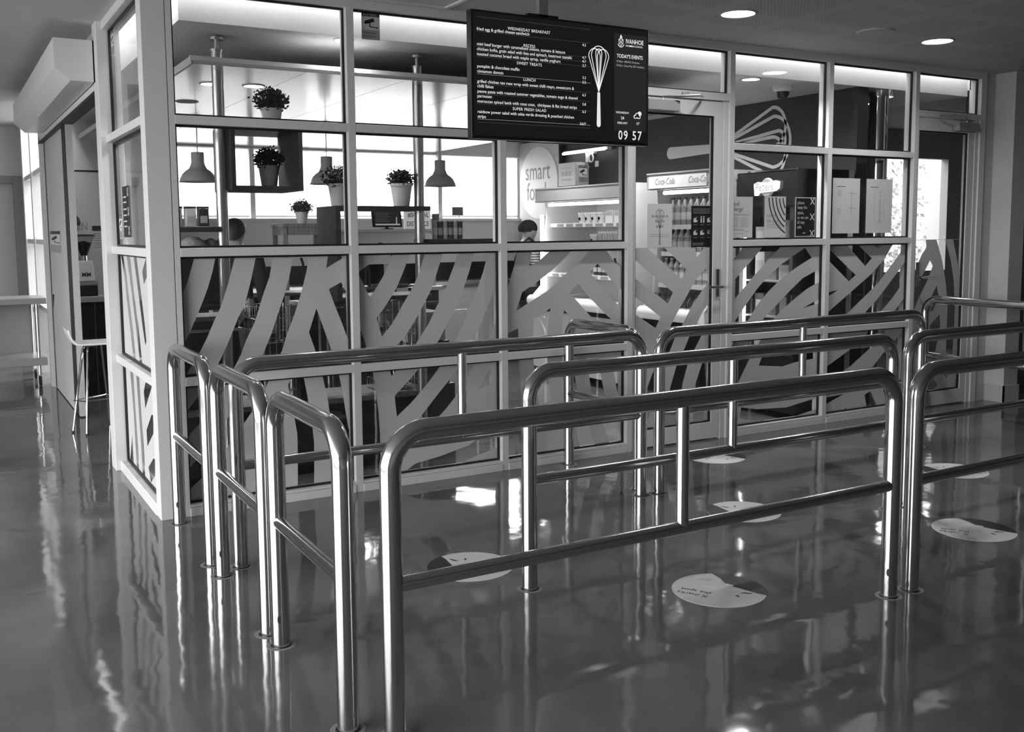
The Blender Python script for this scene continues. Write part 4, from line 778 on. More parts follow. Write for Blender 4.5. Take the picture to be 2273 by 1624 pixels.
o = root('price_card', (1.86, 0.6, 1.53), 'small pale card standing behind the snack tubes', 'card', ); MB().box(1.84, 1.89, 0.6, 0.602, 1.415, 1.575).build('card', 'pack_grey', o)
o = root('price_card', (2.0, 0.63, 1.53), 'larger grey card on a stem above the snack tubes', 'card'); MB().tube([(2.05, 0.63, 1.415), (2.05, 0.63, 1.57)], 0.002, 6).build('stem', 'chrome', o); MB().box(2.0, 2.08, 0.629, 0.631, 1.565, 1.62).build('card', 'grey_plastic', o)
o = root('knitted_bundle', (0.33, 0.55, 1.34), 'pale knitted rounded bundle below the plank shelf', 'bundle')
MB().lathe([(0.0, 0.0), (0.07, 0.005), (0.085, 0.04), (0.07, 0.08), (0.03, 0.105), (0.0, 0.108)], (0.33, 0.55, 1.335), 24).build('body', 'knit', o, smooth=True)
MB().lathe([(0.0, 0.0), (0.05, 0.005), (0.06, 0.04), (0.045, 0.085), (0.0, 0.1)], (0.435, 0.57, 1.335), 20).build('body', 'cloth_grey', o, smooth=True)
ls = root('low_shelf_unit', (0.7, 0.6, 0), 'dark low display unit with light ledges behind the first window', 'display unit')
MB().box(0.18, 1.78, 0.56, 0.94, 0.06, 0.42).build('cabinet', 'wood_dark', ls); MB().box(0.17, 1.79, 0.54, 0.96, 0.42, 0.45).build('ledge', 'wood_mid', ls); MB().box(0.2, 1.76, 0.58, 0.92, 0.0, 0.06).build('plinth', 'black_plastic', ls)
up = root('upper_shelf_unit', (0.34, 0.7, 0.45), 'dark display cupboard left of the wire baskets', 'display unit')
MB().box(0.17, 0.58, 0.6, 0.88, 0.45, 0.96).build('cabinet', 'wood_dark', up); MB().box(0.16, 0.59, 0.58, 0.89, 0.96, 0.985).build('top_board', 'wood_mid', up); MB().box(0.16, 0.595, 0.545, 0.89, 0.9, 0.915).build('ledge', 'steel_sheet', up)
MB().box(0.16, 0.59, 0.58, 0.89, 1.335, 1.34).build('glass_shelf', 'clear_glass', up); MB().box(0.165, 0.185, 0.86, 0.88, 0.985, 1.335).build('upright', 'steel_sheet', up); MB().box(0.565, 0.585, 0.86, 0.88, 0.985, 1.335).build('upright', 'steel_sheet', up); MB().box(0.185, 0.565, 0.872, 0.878, 1.0, 1.32).build('back_panel', 'tile_dark', up)
# wire baskets of packets
def basket(x0, x1, y0, y1, z0, z1, lab):
    o = root('wire_basket', ((x0+x1)/2, (y0+y1)/2, z0), lab, 'basket', 'wire baskets of packets')
    mb = MB(); nz, nx, ny = 8, 6, 5; t = 0.0022
    for i in range(nz+1):
        z = z0+(z1-z0)*i/nz; s = 0.012*(1-i/nz)
        mb.tube([(x0+s, y0+s, z), (x1-s, y0+s, z), (x1-s, y1-s, z), (x0+s, y1-s, z), (x0+s, y0+s, z)], t, 5, False)
    for i in range(nx+1):
        u = i/nx
        for y, sy in ((y0, 1), (y1, -1)): mb.tube([(x0+0.012+(x1-x0-0.024)*u, y+0.012*sy, z0), (x0+(x1-x0)*u, y, z1)], t, 5, False)
    for i in range(1, ny):
        u = i/ny
        for x, sx in ((x0, 1), (x1, -1)): mb.tube([(x+0.012*sx, y0+0.012+(y1-y0-0.024)*u, z0), (x, y0+(y1-y0)*u, z1)], t, 5, False)
    mb.build('wire_mesh', 'chrome', o)
    MB().box(x0+0.02, x1-0.02, y0+0.02, y1-0.02, z0, z0+0.003).build('base', 'steel_sheet', o)
    rd = random.Random(int(x0*100))
    for k in range(14):
        px = rd.uniform(x0+0.05, x1-0.05); py = rd.uniform(y0+0.05, y1-0.05); pz = z0+0.01+0.19*(k % 3)+rd.uniform(0, .03)
        MB().prism([(px-0.035, pz), (px+0.03, pz+0.004), (px+0.035, pz+0.15), (px+0.0, pz+0.165), (px-0.032, pz+0.15)], 'y', py-0.02, py+0.02).build('packet', ('pack_dark', 'pack_dark', 'pack_grey')[k % 3], o)
basket(0.67, 0.92, 0.57, 0.83, 0.451, 1.03, 'tall wire basket of dark packets behind the first window'); basket(1.45, 1.72, 0.57, 0.83, 0.451, 1.03, 'tall wire basket of dark packets behind the second window')
o = root('napkin_box', (0.99, 0.52, 0.451), 'dark napkin box with white tissues pulled out of its top', 'napkin box'); MB().box(0.93, 1.05, 0.56, 0.72, 0.451, 1.03).build('stand', 'black_plastic', o); MB().box(0.925, 1.055, 0.46, 0.725, 1.03, 1.05).build('rim', 'pack_grey', o)
mb = MB(); mb.face([(0.96, 0.52, 1.05), (0.985, 0.5, 1.05), (0.975, 0.49, 1.13), (0.94, 0.5, 1.12)]); mb.face([(0.985, 0.5, 1.05), (1.01, 0.52, 1.05), (1.025, 0.52, 1.12), (0.995, 0.51, 1.14), (0.975, 0.49, 1.13)]); mb.face([(0.97, 0.54, 1.05), (1.0, 0.54, 1.05), (1.01, 0.56, 1.13), (0.96, 0.55, 1.135)]); mb.build('tissue', 'pack_white', o)
o = root('carton', (1.9, 0.9, 0), 'stack of grey cartons behind the second window stripes', 'carton')
for k, (x0, z0, w, h) in enumerate(((1.78, 0.0, 0.36, 0.42), (1.8, 0.42, 0.3, 0.3), (1.79, 0.72, 0.28, 0.1), (1.8, 0.82, 0.26, 0.1))): MB().box(x0, x0+w, 0.9, 1.2, z0, z0+h-0.003).build('box', ('pack_dark', 'pack_dark', 'pack_grey', 'grey_plastic')[k], o)

# ------------------------------------------------------------------ island counter with tiles, raised hutch
ic = root('island_counter', (1.9, 3.7, 0), 'dark tiled island counter with a steel worktop across the cafe', 'counter')
MB().box(0.75, 3.25, 3.425, 4.0, 0.0, 0.9).build('carcass', 'grout', ic); MB().box(0.72, 3.28, 3.39, 4.03, 0.9, 0.94).build('worktop', 'steel_sheet', ic, bevel=0.004)
tile_me = None
for j in range(9):
    for i in range(12):
        x0 = 0.752+i*0.208; z0 = 0.004+j*0.0995
        if tile_me is None:
            t = MB().box(x0, x0+0.204, 3.415, 3.426, z0, z0+0.096).build('tile', 'tile_dark', ic, bevel=0.0015); tile_me = t; t0 = t.location.copy(); b0 = (x0, z0)
        else:
            c = tile_me.copy(); COL.objects.link(c); c.location = t0+Vector((x0-b0[0], 0, z0-b0[1]))
hu = root('counter_hutch', (2.7, 3.6, 0.94), 'white raised hutch on the island counter carrying the till', 'hutch')
MB().box(2.15, 3.24, 3.45, 3.75, 1.16, 1.46).build('front_board', 'cafe_white', hu); MB().box(2.12, 3.27, 3.42, 3.78, 1.46, 1.485).build('ledge', 'steel_sheet', hu)
for x in (2.17, 2.7, 3.2): MB().box(x, x+0.04, 3.46, 3.74, 0.94, 1.16).build('upright', 'steel_sheet', hu)
MB().box(2.16, 3.23, 3.74, 3.75, 0.95, 1.16).build('splash_tiles', 'tile_dark', hu)
# till screen and lightbox on the hutch
ts = root('till_screen', (2.79, 3.55, 1.485), 'black till monitor showing the menu on the white hutch', 'monitor')
MB().box(2.74, 2.83, 3.52, 3.6, 1.485, 1.495).build('foot', 'black_plastic', ts); MB().box(2.77, 2.8, 3.56, 3.58, 1.495, 1.56).build('stem', 'black_plastic', ts); MB().prism([(3.545, 1.505), (3.56, 1.505), (3.6, 1.68), (3.585, 1.68)], 'x', 2.635, 2.935).build('housing', 'black_plastic', ts)
MB().prism([(3.541, 1.523), (3.545, 1.523), (3.582, 1.668), (3.578, 1.668)], 'x', 2.655, 2.915).build('display', 'screen_panel', ts)
MB().prism([(3.5395, 1.523), (3.542, 1.523), (3.5455, 1.536), (3.543, 1.536)], 'x', 2.66, 2.91).build('display_band', 'screen_grey', ts)
for k in range(6): MB().box(2.67, 2.82-random.random()*0.05, 3.548+k*0.004, 3.5485+k*0.004, 1.555+k*0.016, 1.559+k*0.016).build('display_line', 'screen_dim', ts)
MB().box(2.87, 2.88, 3.544, 3.5446, 1.53, 1.6).build('display_line', 'screen_grey', ts)
lb = root('light_box', (3.09, 3.55, 1.485), 'white letter board reading social distance on the hutch', 'letter board'); MB().box(2.955, 3.225, 3.53, 3.56, 1.487, 1.675).build('box', 'glow_soft', lb)
txt('letters', '#SOCIAL', 0.062, (2.985, 3.528, 1.6), 'ink', lb, sx=0.9, bold=0.01); txt('letters', 'DISTANCE', 0.062, (2.972, 3.528, 1.515), 'ink', lb, sx=0.8, bold=0.01)
ht_ = root('high_table', (1.72, 3.0, 0), 'tall pale wooden table with four legs carrying a small plant', 'table')
MB().box(1.56, 1.98, 2.86, 3.2, 1.505, 1.535).build('table_top', 'wood_mid', ht_, bevel=0.003)
for x in (1.57, 1.93):
    for y in (2.87, 3.16): MB().box(x, x+0.035, y, y+0.035, 0, 1.505).build('leg', 'wood_mid', ht_)
MB().box(1.6, 1.94, 2.87, 2.895, 1.44, 1.505).build('apron', 'wood_mid', ht_); MB().box(1.57, 1.6, 2.9, 3.16, 1.44, 1.505).build('apron', 'wood_mid', ht_)
# bench along the back wall
bb = root('back_bench', (2.6, 5.0, 0), 'steel bench with dark tiled splashback along the back window wall', 'bench')
MB().box(1.05, 5.2, 4.7, 5.24, 0.86, 0.9).build('worktop', 'steel_sheet', bb); MB().box(1.05, 5.2, 4.75, 5.2, 0.0, 0.86).build('cupboards', 'cafe_wall', bb); MB().box(1.05, 5.28, 5.235, 5.249, 0.9, 1.1).build('splashback', 'tile_dark', bb)
# bentwood chair backs near the hutch
def chair(x, y, a, lab):
    o = root('bentwood_chair', (x, y, 0), lab, 'chair', 'dark bentwood stools at the island'); c, s = math.cos(a), math.sin(a)
    T = lambda u, v, z: (x+u*c-v*s, y+u*s+v*c, z)
    for u in (-0.16, 0.16):
        for v in (-0.16, 0.16): MB().tube([T(u*0.8, v*0.8, 0.98), T(u, v, 0)], 0.013, 8).build('leg', 'black_plastic', o)
    MB().lathe([(0, 0.98), (0.18, 0.985), (0.19, 1.0), (0.18, 1.01), (0, 1.012)], (x, y, 0), 20).build('seat', 'wood_dark', o)
    MB().tube([T(0.15*math.cos(k*math.pi/12), 0.15, 1.0+0.36*math.sin(k*math.pi/12)**0.7) for k in range(13)], 0.011, 8).build('back_hoop', 'black_plastic', o)
    MB().tube([T(0.13*math.cos(2*math.pi*k/16), 0, 0.45+0*k) if False else T(0.14*math.cos(2*math.pi*k/16), 0.14*math.sin(2*math.pi*k/16), 0.45) for k in range(17)], 0.008, 6, False).build('foot_ring', 'chrome', o)
chair(1.5, 2.25, 0.3, 'dark bentwood stool with round hoop back beside the standing customer'); chair(2.0, 2.4, -0.2, 'dark bentwood stool under the high wooden table edge'); chair(2.45, 2.75, 0.1, 'dark bentwood stool in front of the white hutch')

# ------------------------------------------------------------------ side wall: sign, box, strip light
sf = root('oval_sign', (5.29, 4.8, 1.3), 'grey wall panel with a big white disc reading smart food', 'sign')
MB().box(5.24, 5.298, 4.36, 5.235, 1.1, 2.5).build('panel', 'cafe_wall', sf); MB().box(5.236, 5.3, 4.345, 4.36, 1.1, 2.5).build('edge_strip', 'gasket_black', sf)
MB().lathe([(0, 0.006), (0.42, 0.006), (0.42, 0.0)], (5.24, 4.8, 2.02), 48, 'x').build('disc', 'pack_white', sf)
txt('lettering', 'smart', 0.3, (5.2325, 5.09, 2.06), 'ink_grey', sf, SIDE, sx=0.8); txt('lettering', 'food', 0.3, (5.2325, 5.06, 1.82), 'ink_grey', sf, SIDE, sx=0.8)
wb = root('wall_heater', (5.2, 4.0, 1.95), 'white slotted wall unit above the open display fridge', 'wall unit'); MB().box(5.12, 5.299, 3.85, 4.18, 1.95, 2.2).build('casing', 'pack_white', wb)
for j, z in enumerate((2.14, 2.1, 2.09, 2.08, 2.07, 2.06, 2.02, 2.01)):
    for y in (3.93, 4.0, 4.07): MB().box(5.118, 5.121, y, y+0.05, z, z+0.004).build('slot', 'ink_grey', wb)
sl = root('strip_light', (5.25, 3.85, 2.3), 'bright fluorescent strip light high on the side wall', 'strip light'); MB().box(5.24, 5.299, 3.42, 4.28, 2.31, 2.34).build('batten', 'cafe_white', sl); MB().tube([(5.225, 3.45, 2.315), (5.225, 4.25, 2.315)], 0.014, 10).build('tube', 'tube_light', sl)
cb = root('cable_coil', (5.25, 3.75, 2.15), 'white coiled cable and tag hanging below the strip light', 'cable')
for k in range(3): MB().tube([(5.26, 3.74+0.04*math.cos(2*math.pi*i/16)+0.008*k, 2.24+0.045*math.sin(2*math.pi*i/16)) for i in range(17)], 0.004, 6, False).build('coil', 'pack_white', cb)
MB().box(5.25, 5.27, 3.79, 3.84, 2.2, 2.29).build('plug', 'pack_white', cb); MB().box(5.25, 5.255, 3.6, 3.66, 2.14, 2.2).build('tag', 'pack_white', cb); MB().box(5.26, 5.299, 3.7, 3.86, 2.285, 2.3).build('bracket', 'pack_white', cb)
wk = root('wall_whisk', (5.298, 1.7, 1.9), 'large white whisk graphic lying sideways on the dark wall', 'wall graphic')
whisk(wk, lambda a, c, d: (5.2975-d, 2.5-a*0.97, 2.2-c*1.05+0.0*a), 1.66, 0.028, 'paper', 0.002)

# ------------------------------------------------------------------ open display fridges along the side wall (fronts face -x)
def fridge(y0, y1, xf, top, lab, cola):
    o = root('display_fridge', (4.8, (y0+y1)/2, 0), lab, 'fridge'); xb = 5.2
    MB().box(xb-0.06, xb, y0, y1, 0.0, top).build('back_panel', 'pack_white', o)
    for y in (y0, y1-0.03):
        MB().prism([(xf+0.02, 0.08), (xb, 0.08), (xb, top), (xf+0.1, top), (xf+0.12, 1.6), (xf+0.05, 0.9), (xf-0.05, 0.8)], 'y', y, y+0.03).build('end_panel', 'pack_grey' if cola else 'pack_white', o)
    MB().box(xf-0.06, xb-0.06, y0+0.03, y1-0.03, 0.08, 0.68).build('base', 'black_plastic' if cola else 'pack_white', o)
    MB().tube([(xf-0.06, y0, 0.755), (xf-0.06, y1, 0.755)], 0.055, 16).build('front_sill', 'glow_soft', o, smooth=True); MB().box(xf-0.07, xb-0.06, y0+0.03, y1-0.03, 0.68, 0.72).build('well_floor', 'pack_white', o)
    MB().box(xf-0.075, xf-0.05, y0, y1, 0.66, 0.7).build('bumper', 'black_plastic', o)
    MB().box(xf, xb-0.06, y0+0.03, y1-0.03, top-0.05, top).build('canopy_top', 'pack_grey', o)
    MB().box(xf-0.005, xf+0.06, y0, y1, top-0.14, top).build('canopy', 'pack_grey', o); MB().box(xf-0.009, xf-0.004, y0+0.04, y1-0.03, top-0.13, top-0.03).build('canopy_panel', 'glow_soft' if cola else 'pack_grey', o)
    MB().box(xf-0.012, xf, y0, y1, top-0.012, top).build('canopy_trim', 'pack_grey', o)
    MB().tube([(xf+0.09, y0+0.06, top-0.165), (xf+0.09, y1-0.12, top-0.165)], 0.016, 10).build('tube_light', 'tube_light', o)
    shelves = []
    for k, z in enumerate((1.5, 1.27, 1.0) if cola else (1.53, 1.32, 1.03)):
        x0 = xf+0.17-0.03*k
        s = MB().box(x0, xb-0.06, y0+0.03, y1-0.03, z-0.02, z).build('shelf', 'pack_white', o); shelves.append((x0, z)); MB().box(x0-0.006, x0, y0+0.03, y1-0.03, z-0.035, z+0.004).build('price_rail', 'glow_soft' if not cola else 'pack_white', s)
        yy = y0+0.06
        while yy < y1-0.2 and not cola:
            MB().box(x0-0.008, x0-0.006, yy, yy+0.12, z-0.032, z-0.004).build('price_strip', ('ink_grey', 'pack_grey')[int(yy*10) % 2], s); yy += 0.17
    return o, shelves
fr_w, shw = fridge(1.98, 3.5, 4.4, 1.885, 'white lit open display fridge of yoghurts and wraps', False)
MB().tube([(4.44, 3.44, 0.86), (4.44, 3.44, 1.62)], 0.02, 10).build('tube_light', 'tube_light', fr_w)
fr_c, shc = fridge(0.86, 1.66, 4.4, 1.94, 'open cola fridge with a pale lettered canopy behind the door', True)
for y in (1.55, 1.12): txt('lettering', 'Coca-Cola', 0.075, (4.3895, y, 1.842), 'logo_grey', fr_c, SIDE, shear=0.35, sx=0.8, bold=0.01)
# bottles: one prototype, copied along shelves
def bottle_proto(label, liquid, capm, h=0.21, r=0.031):
    o = root('drink_bottle', (0, 0, 0), label, 'bottle')
    MB().lathe([(r*0.9, 0), (r, h*0.05), (r, h*0.5), (r*0.9, h*0.58), (r, h*0.62), (r*0.95, h*0.7), (r*0.4, h*0.88), (r*0.38, h*0.95)], (0, 0, 0), 14).build('body', liquid, o, smooth=True)
    MB().lathe([(r*0.44, h*0.93), (r*0.44, h), (0, h)], (0, 0, 0), 12).build('cap', capm, o); MB().lathe([(r*1.02, h*0.2), (r*1.02, h*0.46)], (0, 0, 0), 14).build('label_band', 'bottle_label', o, smooth=True); return o
def row(proto, n, x, ya, yb, z, label, grp, first=False, jit=0.0):
    for i in range(n):
        y = ya+(yb-ya)*i/max(1, n-1)
        if first and i == 0: c = proto; c.location = (x, y, z)
        else: c = copy_tree(proto); c.location = (x+random.uniform(-jit, jit), y, z)
        tag(c, label=label, group=grp)
bp1 = bottle_proto('x', 'bottle_clear', 'cap_dark', 0.235, 0.037)
row(bp1, 9, 4.62, 1.58, 0.94, 1.5, 'clear drink bottle with dark cap on the top cola fridge shelf', 'bottles on the top cola fridge shelf', True)
bp2 = bottle_proto('x', 'bottle_clear', 'cap_pale', 0.2, 0.036); row(bp2, 9, 4.59, 1.58, 0.94, 1.27, 'clear drink bottle with pale cap on the second cola fridge shelf', 'bottles on the second cola fridge shelf', True)
bp3 = bottle_proto('x', 'bottle_clear', 'cap_pale', 0.22, 0.034); row(bp3, 10, 4.56, 1.59, 0.92, 1.0, 'pale drink bottle on the third cola fridge shelf', 'bottles on the third cola fridge shelf', True)
bp4 = bottle_proto('x', 'bottle_dark', 'cap_dark', 0.2, 0.034); row(bp4, 11, 4.44, 1.6, 0.92, 0.72, 'dark drink bottle in the cola fridge bottom well', 'bottles in the cola fridge well', True)
bp5 = bottle_proto('x', 'bottle_dark', 'cap_dark', 0.17, 0.028); row(bp5, 9, 4.56, 2.05, 2.65, 1.03, 'small dark bottle on the third white fridge shelf', 'bottles in the white fridge', True)
def cup(x, y, z, lab, grp):
    o = root('yoghurt_cup', (x, y, z), lab, 'cup', grp); MB().lathe([(0.034, 0), (0.045, 0.085), (0.047, 0.085)], (x, y, z), 16).build('cup_wall', 'pack_white', o, smooth=True); MB().lathe([(0.05, 0.085), (0.05, 0.1), (0.042, 0.105), (0, 0.107)], (x, y, z), 16).build('lid', 'cap_pale', o)
    MB().lathe([(0, 0.001), (0.016, 0.001)], (x-0.041, y, z+0.045), 12, 'x').build('round_label', 'pack_dark', o); return o
for y in (2.98, 2.87, 2.76, 2.65): cup(4.63, y, 1.53, 'white lidded cup on the top shelf of the white fridge', 'cups on the white fridge top shelf')
cup(4.58, 2.7, 1.32, 'single white lidded cup on the second shelf beside the wraps', 'cups on the white fridge second shelf')
for i in range(4):
    o = root('sandwich_pack', (4.65, 2.5-i*0.14, 1.53), 'white triangular sandwich pack on the top white fridge shelf', 'sandwich pack', 'sandwich packs on the white fridge top shelf'); y = 2.5-i*0.14; MB().prism([(y-0.06, 1.53), (y+0.06, 1.53), (y+0.06, 1.64), (y-0.055, 1.65)], 'x', 4.6, 4.72).build('pack', 'pack_white', o); MB().prism([(y-0.05, 1.6), (y+0.05, 1.6), (y+0.055, 1.64), (y-0.05, 1.645)], 'x', 4.598, 4.6).build('window', 'pack_dark' if i == 2 else 'pack_grey', o)
for i in range(9):
    y = 2.6-i*0.045; o = root('wrap_pack', (4.6, y, 1.32), 'thin upright wrap packet in the row on the second white fridge shelf', 'packet', 'wrap packets on the white fridge second shelf'); MB().box(4.56, 4.68, y-0.016, y+0.016, 1.32, 1.45).build('packet', 'pack_white', o); MB().box(4.558, 4.56, y-0.009, y+0.009, 1.35, 1.43).build('print', ('pack_grey', 'ink_grey')[i % 2], o)
for i in range(4):
    y = 2.19-i*0.055; o = root('juice_carton', (4.6, y, 1.32), 'small printed carton at the near end of the second white fridge shelf', 'carton', 'cartons on the white fridge second shelf'); MB().box(4.56, 4.64, y-0.024, y+0.024, 1.32, 1.44).build('carton', ('pack_white', 'pack_grey', 'pack_dark', 'pack_white')[i], o); MB().box(4.558, 4.56, y-0.015, y+0.015, 1.34, 1.4).build('print', 'ink_grey', o)
for i in range(8):
    y = 2.1+i*0.17; o = root('salad_tub', (4.52, y, 0.72), 'pale salad tub in the white fridge well', 'tub', 'salad tubs in the white fridge well'); MB().lathe([(0.055, 0), (0.07, 0.06), (0.074, 0.07), (0.06, 0.075), (0, 0.078)], (4.52, y, 0.72), 16).build('tub', ('pack_white', 'pack_grey')[i % 2], o)
# ice cream freezer
fz = root('ice_cream_freezer', (4.95, 0.5, 0), 'dark upright glass door freezer with a glowing oval sign', 'freezer')
MB().box(5.2, 5.26, 0.18, 0.82, 0.05, 1.91).build('back_panel', 'pack_white', fz); MB().box(4.65, 5.2, 0.18, 0.215, 0.05, 1.91).build('side_panel', 'black_plastic', fz); MB().box(4.65, 5.2, 0.785, 0.82, 0.05, 1.91).build('side_panel', 'black_plastic', fz)
MB().box(4.65, 5.2, 0.215, 0.785, 1.64, 1.91).build('header', 'black_plastic', fz); MB().box(4.65, 5.2, 0.215, 0.785, 0.05, 0.5).build('plinth_grille', 'black_plastic', fz); MB().box(4.655, 4.66, 0.23, 0.77, 0.5, 1.64).build('door_glass', 'clear_glass', fz)
for z in (0.78, 1.06, 1.36): MB().box(4.7, 5.19, 0.22, 0.78, z-0.012, z).build('shelf', 'pack_white', fz)
MB().tube([(4.69, 0.765, 0.55), (4.69, 0.765, 1.6)], 0.012, 8).build('tube_light', 'tube_light', fz); MB().box(4.645, 4.652, 0.18, 0.82, 1.902, 1.912).build('top_trim', 'chrome', fz)
MB().lathe([(0, 0.012), (0.065, 0.012), (0.075, 0.0)], (4.648, 0.485, 1.78), 32, 'x').build('sign_disc', 'logo_grey', fz)
sgn = MB(); pts = [(-0.13, 0.035), (-0.09, 0.05), (0.0, 0.04), (0.1, 0.055), (0.14, 0.045), (0.135, -0.005), (0.1, -0.025), (0.0, -0.03), (-0.07, -0.035), (-0.085, -0.055), (-0.12, -0.055)]
sgn.prism([(0.485-a, 1.775+c) for a, c in pts], 'x', 4.63, 4.64).build('sign_plate', 'glow_white', fz); txt('lettering', 'Peters', 0.088, (4.628, 0.598, 1.755), 'logo_grey', fz, SIDE, sx=0.85, bold=0.012)
for k, z in enumerate((0.5, 0.78, 1.06, 1.36)):
    for i in range(4):
        y = 0.3+i*0.13; o = root('ice_cream_box', (4.85, y, z), 'pale ice cream carton inside the upright freezer', 'carton', 'cartons inside the upright freezer'); h = 0.12+0.05*((i+k) % 3); MB().box(4.78, 4.92, y-0.05, y+0.05, z, z+h).build('carton', ('pack_white', 'pack_grey', 'pack_grey', 'pack_dark')[(i*2+k) % 4], o); MB().box(4.778, 4.78, y-0.035, y+0.035, z+0.02, z+h*0.7).build('print', ('ink_grey', 'bottle_label')[i % 2], o)
# chrome column by the second door
cl = root('chrome_column', (5.66, 0.3, 0), 'tall chrome column inside between the notices and the second door', 'column')
MB().tube([(5.66, 0.3, 0), (5.66, 0.3, 2.55)], 0.075, 32).build('shaft', 'chrome', cl, smooth=True); MB().tube([(5.66, 0.3, 2.5), (5.66, 0.3, 2.55)], 0.11, 32).build('capital_ring', 'chrome', cl, smooth=True); MB().tube([(5.66, 0.3, 0), (5.66, 0.3, 0.03)], 0.1, 32).build('base_ring', 'chrome', cl, smooth=True)
# garden tree seen through the service window behind the second door
gt = root('garden_tree', (9.6, 4.4, 0), 'sunlit leafy tree outside, seen through the second door', 'tree'); mb = MB(); rd = random.Random(3)
for k in range(2600):
    p = Vector((rd.uniform(8.4, 11.2), rd.uniform(3.9, 4.9), rd.uniform(0.9, 3.4))); d = Vector((rd.uniform(-1, 1), rd.uniform(-1, 1), rd.uniform(-1, 1))).normalized(); s = d.orthogonal().normalized()*0.03; d *= 0.075; mb.face([p, p+d*0.5+s, p+d, p+d*0.5-s])
mb.build('crown', 'leaf_pale', gt); MB().tube([(9.6, 4.4, 0), (9.6, 4.42, 1.2), (9.7, 4.4, 2.6)], 0.09, 10, radii=[0.1, 0.08, 0.04]).build('trunk', 'wood_dark', gt)

# ------------------------------------------------------------------ servery by the side door
sc = root('servery_counter', (0.6, 4.6, 0), 'dark tiled servery counter with a pale top behind the sliding door', 'counter')
MB().box(0.11, 1.0, 4.42, 4.82, 0, 0.85).build('carcass', 'grout', sc); MB().box(0.09, 1.02, 4.38, 4.85, 0.85, 0.9).build('worktop', 'pot_grey', sc, bevel=0.004)
for j in range(11):
    for i in range(5):
        c = tile_me.copy(); COL.objects.link(c); c.parent = sc; c.scale = (0.82, 1, 0.76)
        # scaled shared tile: keep its corner on the carcass
        x0 = 0.113+i*0.1775; z0 = 0.003+j*0.0768; wl_ = wloc(sc); c.location = (x0-b0[0]*0.82-wl_.x, 4.415-3.42-wl_.y, z0-b0[1]*0.76-wl_.z)
cg = root('coffee_grinder', (0.235, 4.56, 0.9), 'coffee grinder with a conical bean hopper on the servery counter', 'coffee grinder')
MB().box(0.15, 0.33, 4.48, 4.68, 0.9, 1.0).build('base', 'black_plastic', cg, bevel=0.008); MB().prism([(0.165, 1.03), (0.315, 1.03), (0.3, 1.22), (0.175, 1.22)], 'y', 4.5, 4.66).build('body', 'pack_white', cg, bevel=0.01)
MB().box(0.148, 0.332, 4.475, 4.68, 1.0, 1.03).build('tray', 'steel_sheet', cg); MB().tube([(0.235, 4.57, 1.22), (0.235, 4.57, 1.265)], 0.033, 16).build('collar', 'chrome', cg)
MB().lathe([(0.03, 0), (0.095, 0.175), (0.098, 0.175)], (0.235, 4.57, 1.265), 24).build('hopper', 'hopper_glass', cg, smooth=True); MB().lathe([(0.026, 0.002), (0.068, 0.115), (0.0, 0.135)], (0.235, 4.57, 1.265), 20).build('beans', 'bean', cg); MB().lathe([(0.1, 0.175), (0.102, 0.19), (0.0, 0.195)], (0.235, 4.57, 1.265), 24).build('lid', 'dark_plastic', cg)
txt('lettering', 'MM', 0.05, (0.2, 4.494, 1.08), 'ink', cg, bold=0.02)
nt = root('wall_notice', (0.47, 5.24, 1.25), 'white paper notice with a black heading on the servery back wall', 'notice'); MB().box(0.395, 0.55, 5.245, 5.249, 1.28, 1.55).build('sheet', 'pack_white', nt); MB().box(0.4, 0.55, 5.243, 5.245, 1.49, 1.54).build('heading', 'ink', nt)
for k in range(7): MB().box(0.41, 0.53, 5.2435, 5.245, 1.46-k*0.022, 1.465-k*0.022).build('print_line', 'ink_grey', nt)
wsn = root('wall_lettering', (0.3, 5.245, 1.5), 'faint capital letters above the servery counter', 'lettering'); txt('lettering', 'CANTEEN', 0.1, (0.0, 5.247, 1.5), 'grey_plastic', wsn, sx=0.8); MB().box(0.12, 1.0, 5.246, 5.2495, 2.06, 2.075).build('picture_rail', 'gasket_black', wsn)
# bar stool in the doorway
bs = root('bar_stool', (0.06, 2.72, 0), 'white shell bar stool with thin chrome legs in the side doorway', 'stool')
def shell():
    mb = MB(); n, m_ = 14, 10
    for i in range(n+1):
        u = i/n
        for j in range(m_+1):
            v = j/m_*2-1; w = 0.17*(1-0.15*u*u)
            if u < 0.62: px = 0.24-u/0.62*0.36; pz = 0.655+0.01*v*v
            else: t = (u-0.62)/0.38; px = -0.12-0.045*t-0.02*math.sin(t*math.pi/2); pz = 0.655+0.11*t*t+0.01*v*v
            mb.v.append((0.06+px, 2.72+v*w, pz))
    for i in range(n):
        for j in range(m_): a = i*(m_+1)+j; mb.f.append((a, a+1, a+m_+2, a+m_+1))
    o = mb.build('seat_shell', 'white_shell', bs, smooth=True); s = o.modifiers.new('thickness', 'SOLIDIFY'); s.thickness = 0.012; return o
shell()
for sx, sy, fx, fy in ((-0.08, -0.1, -0.12, 2.69), (-0.05, -0.1, -0.045, 2.52), (0.12, 0.1, 0.24, 2.58), (0.05, 0.12, 0.17, 2.92)):
    MB().tube([(0.06, 2.72, 0.64), (0.06+sx, 2.72+sy*0.6, 0.64), (0.06+sx*1.15, 2.72+sy*0.7, 0.62), (fx, fy, 0.012)], 0.0085, 8).build('leg', 'chrome', bs, smooth=True); MB().tube([(fx, fy, 0), (fx, fy, 0.015)], 0.011, 8).build('foot_cap', 'rubber', bs)
MB().tube([(-0.105, 2.685, 0.24), (-0.04, 2.6, 0.24), (0.2, 2.63, 0.24), (0.14, 2.86, 0.24), (-0.105, 2.685, 0.24)], 0.005, 6).build('foot_rest', 'chrome', bs); MB().box(0.045, 0.075, 2.7, 2.74, 0.63, 0.655).build('seat_block', 'grey_plastic', bs)
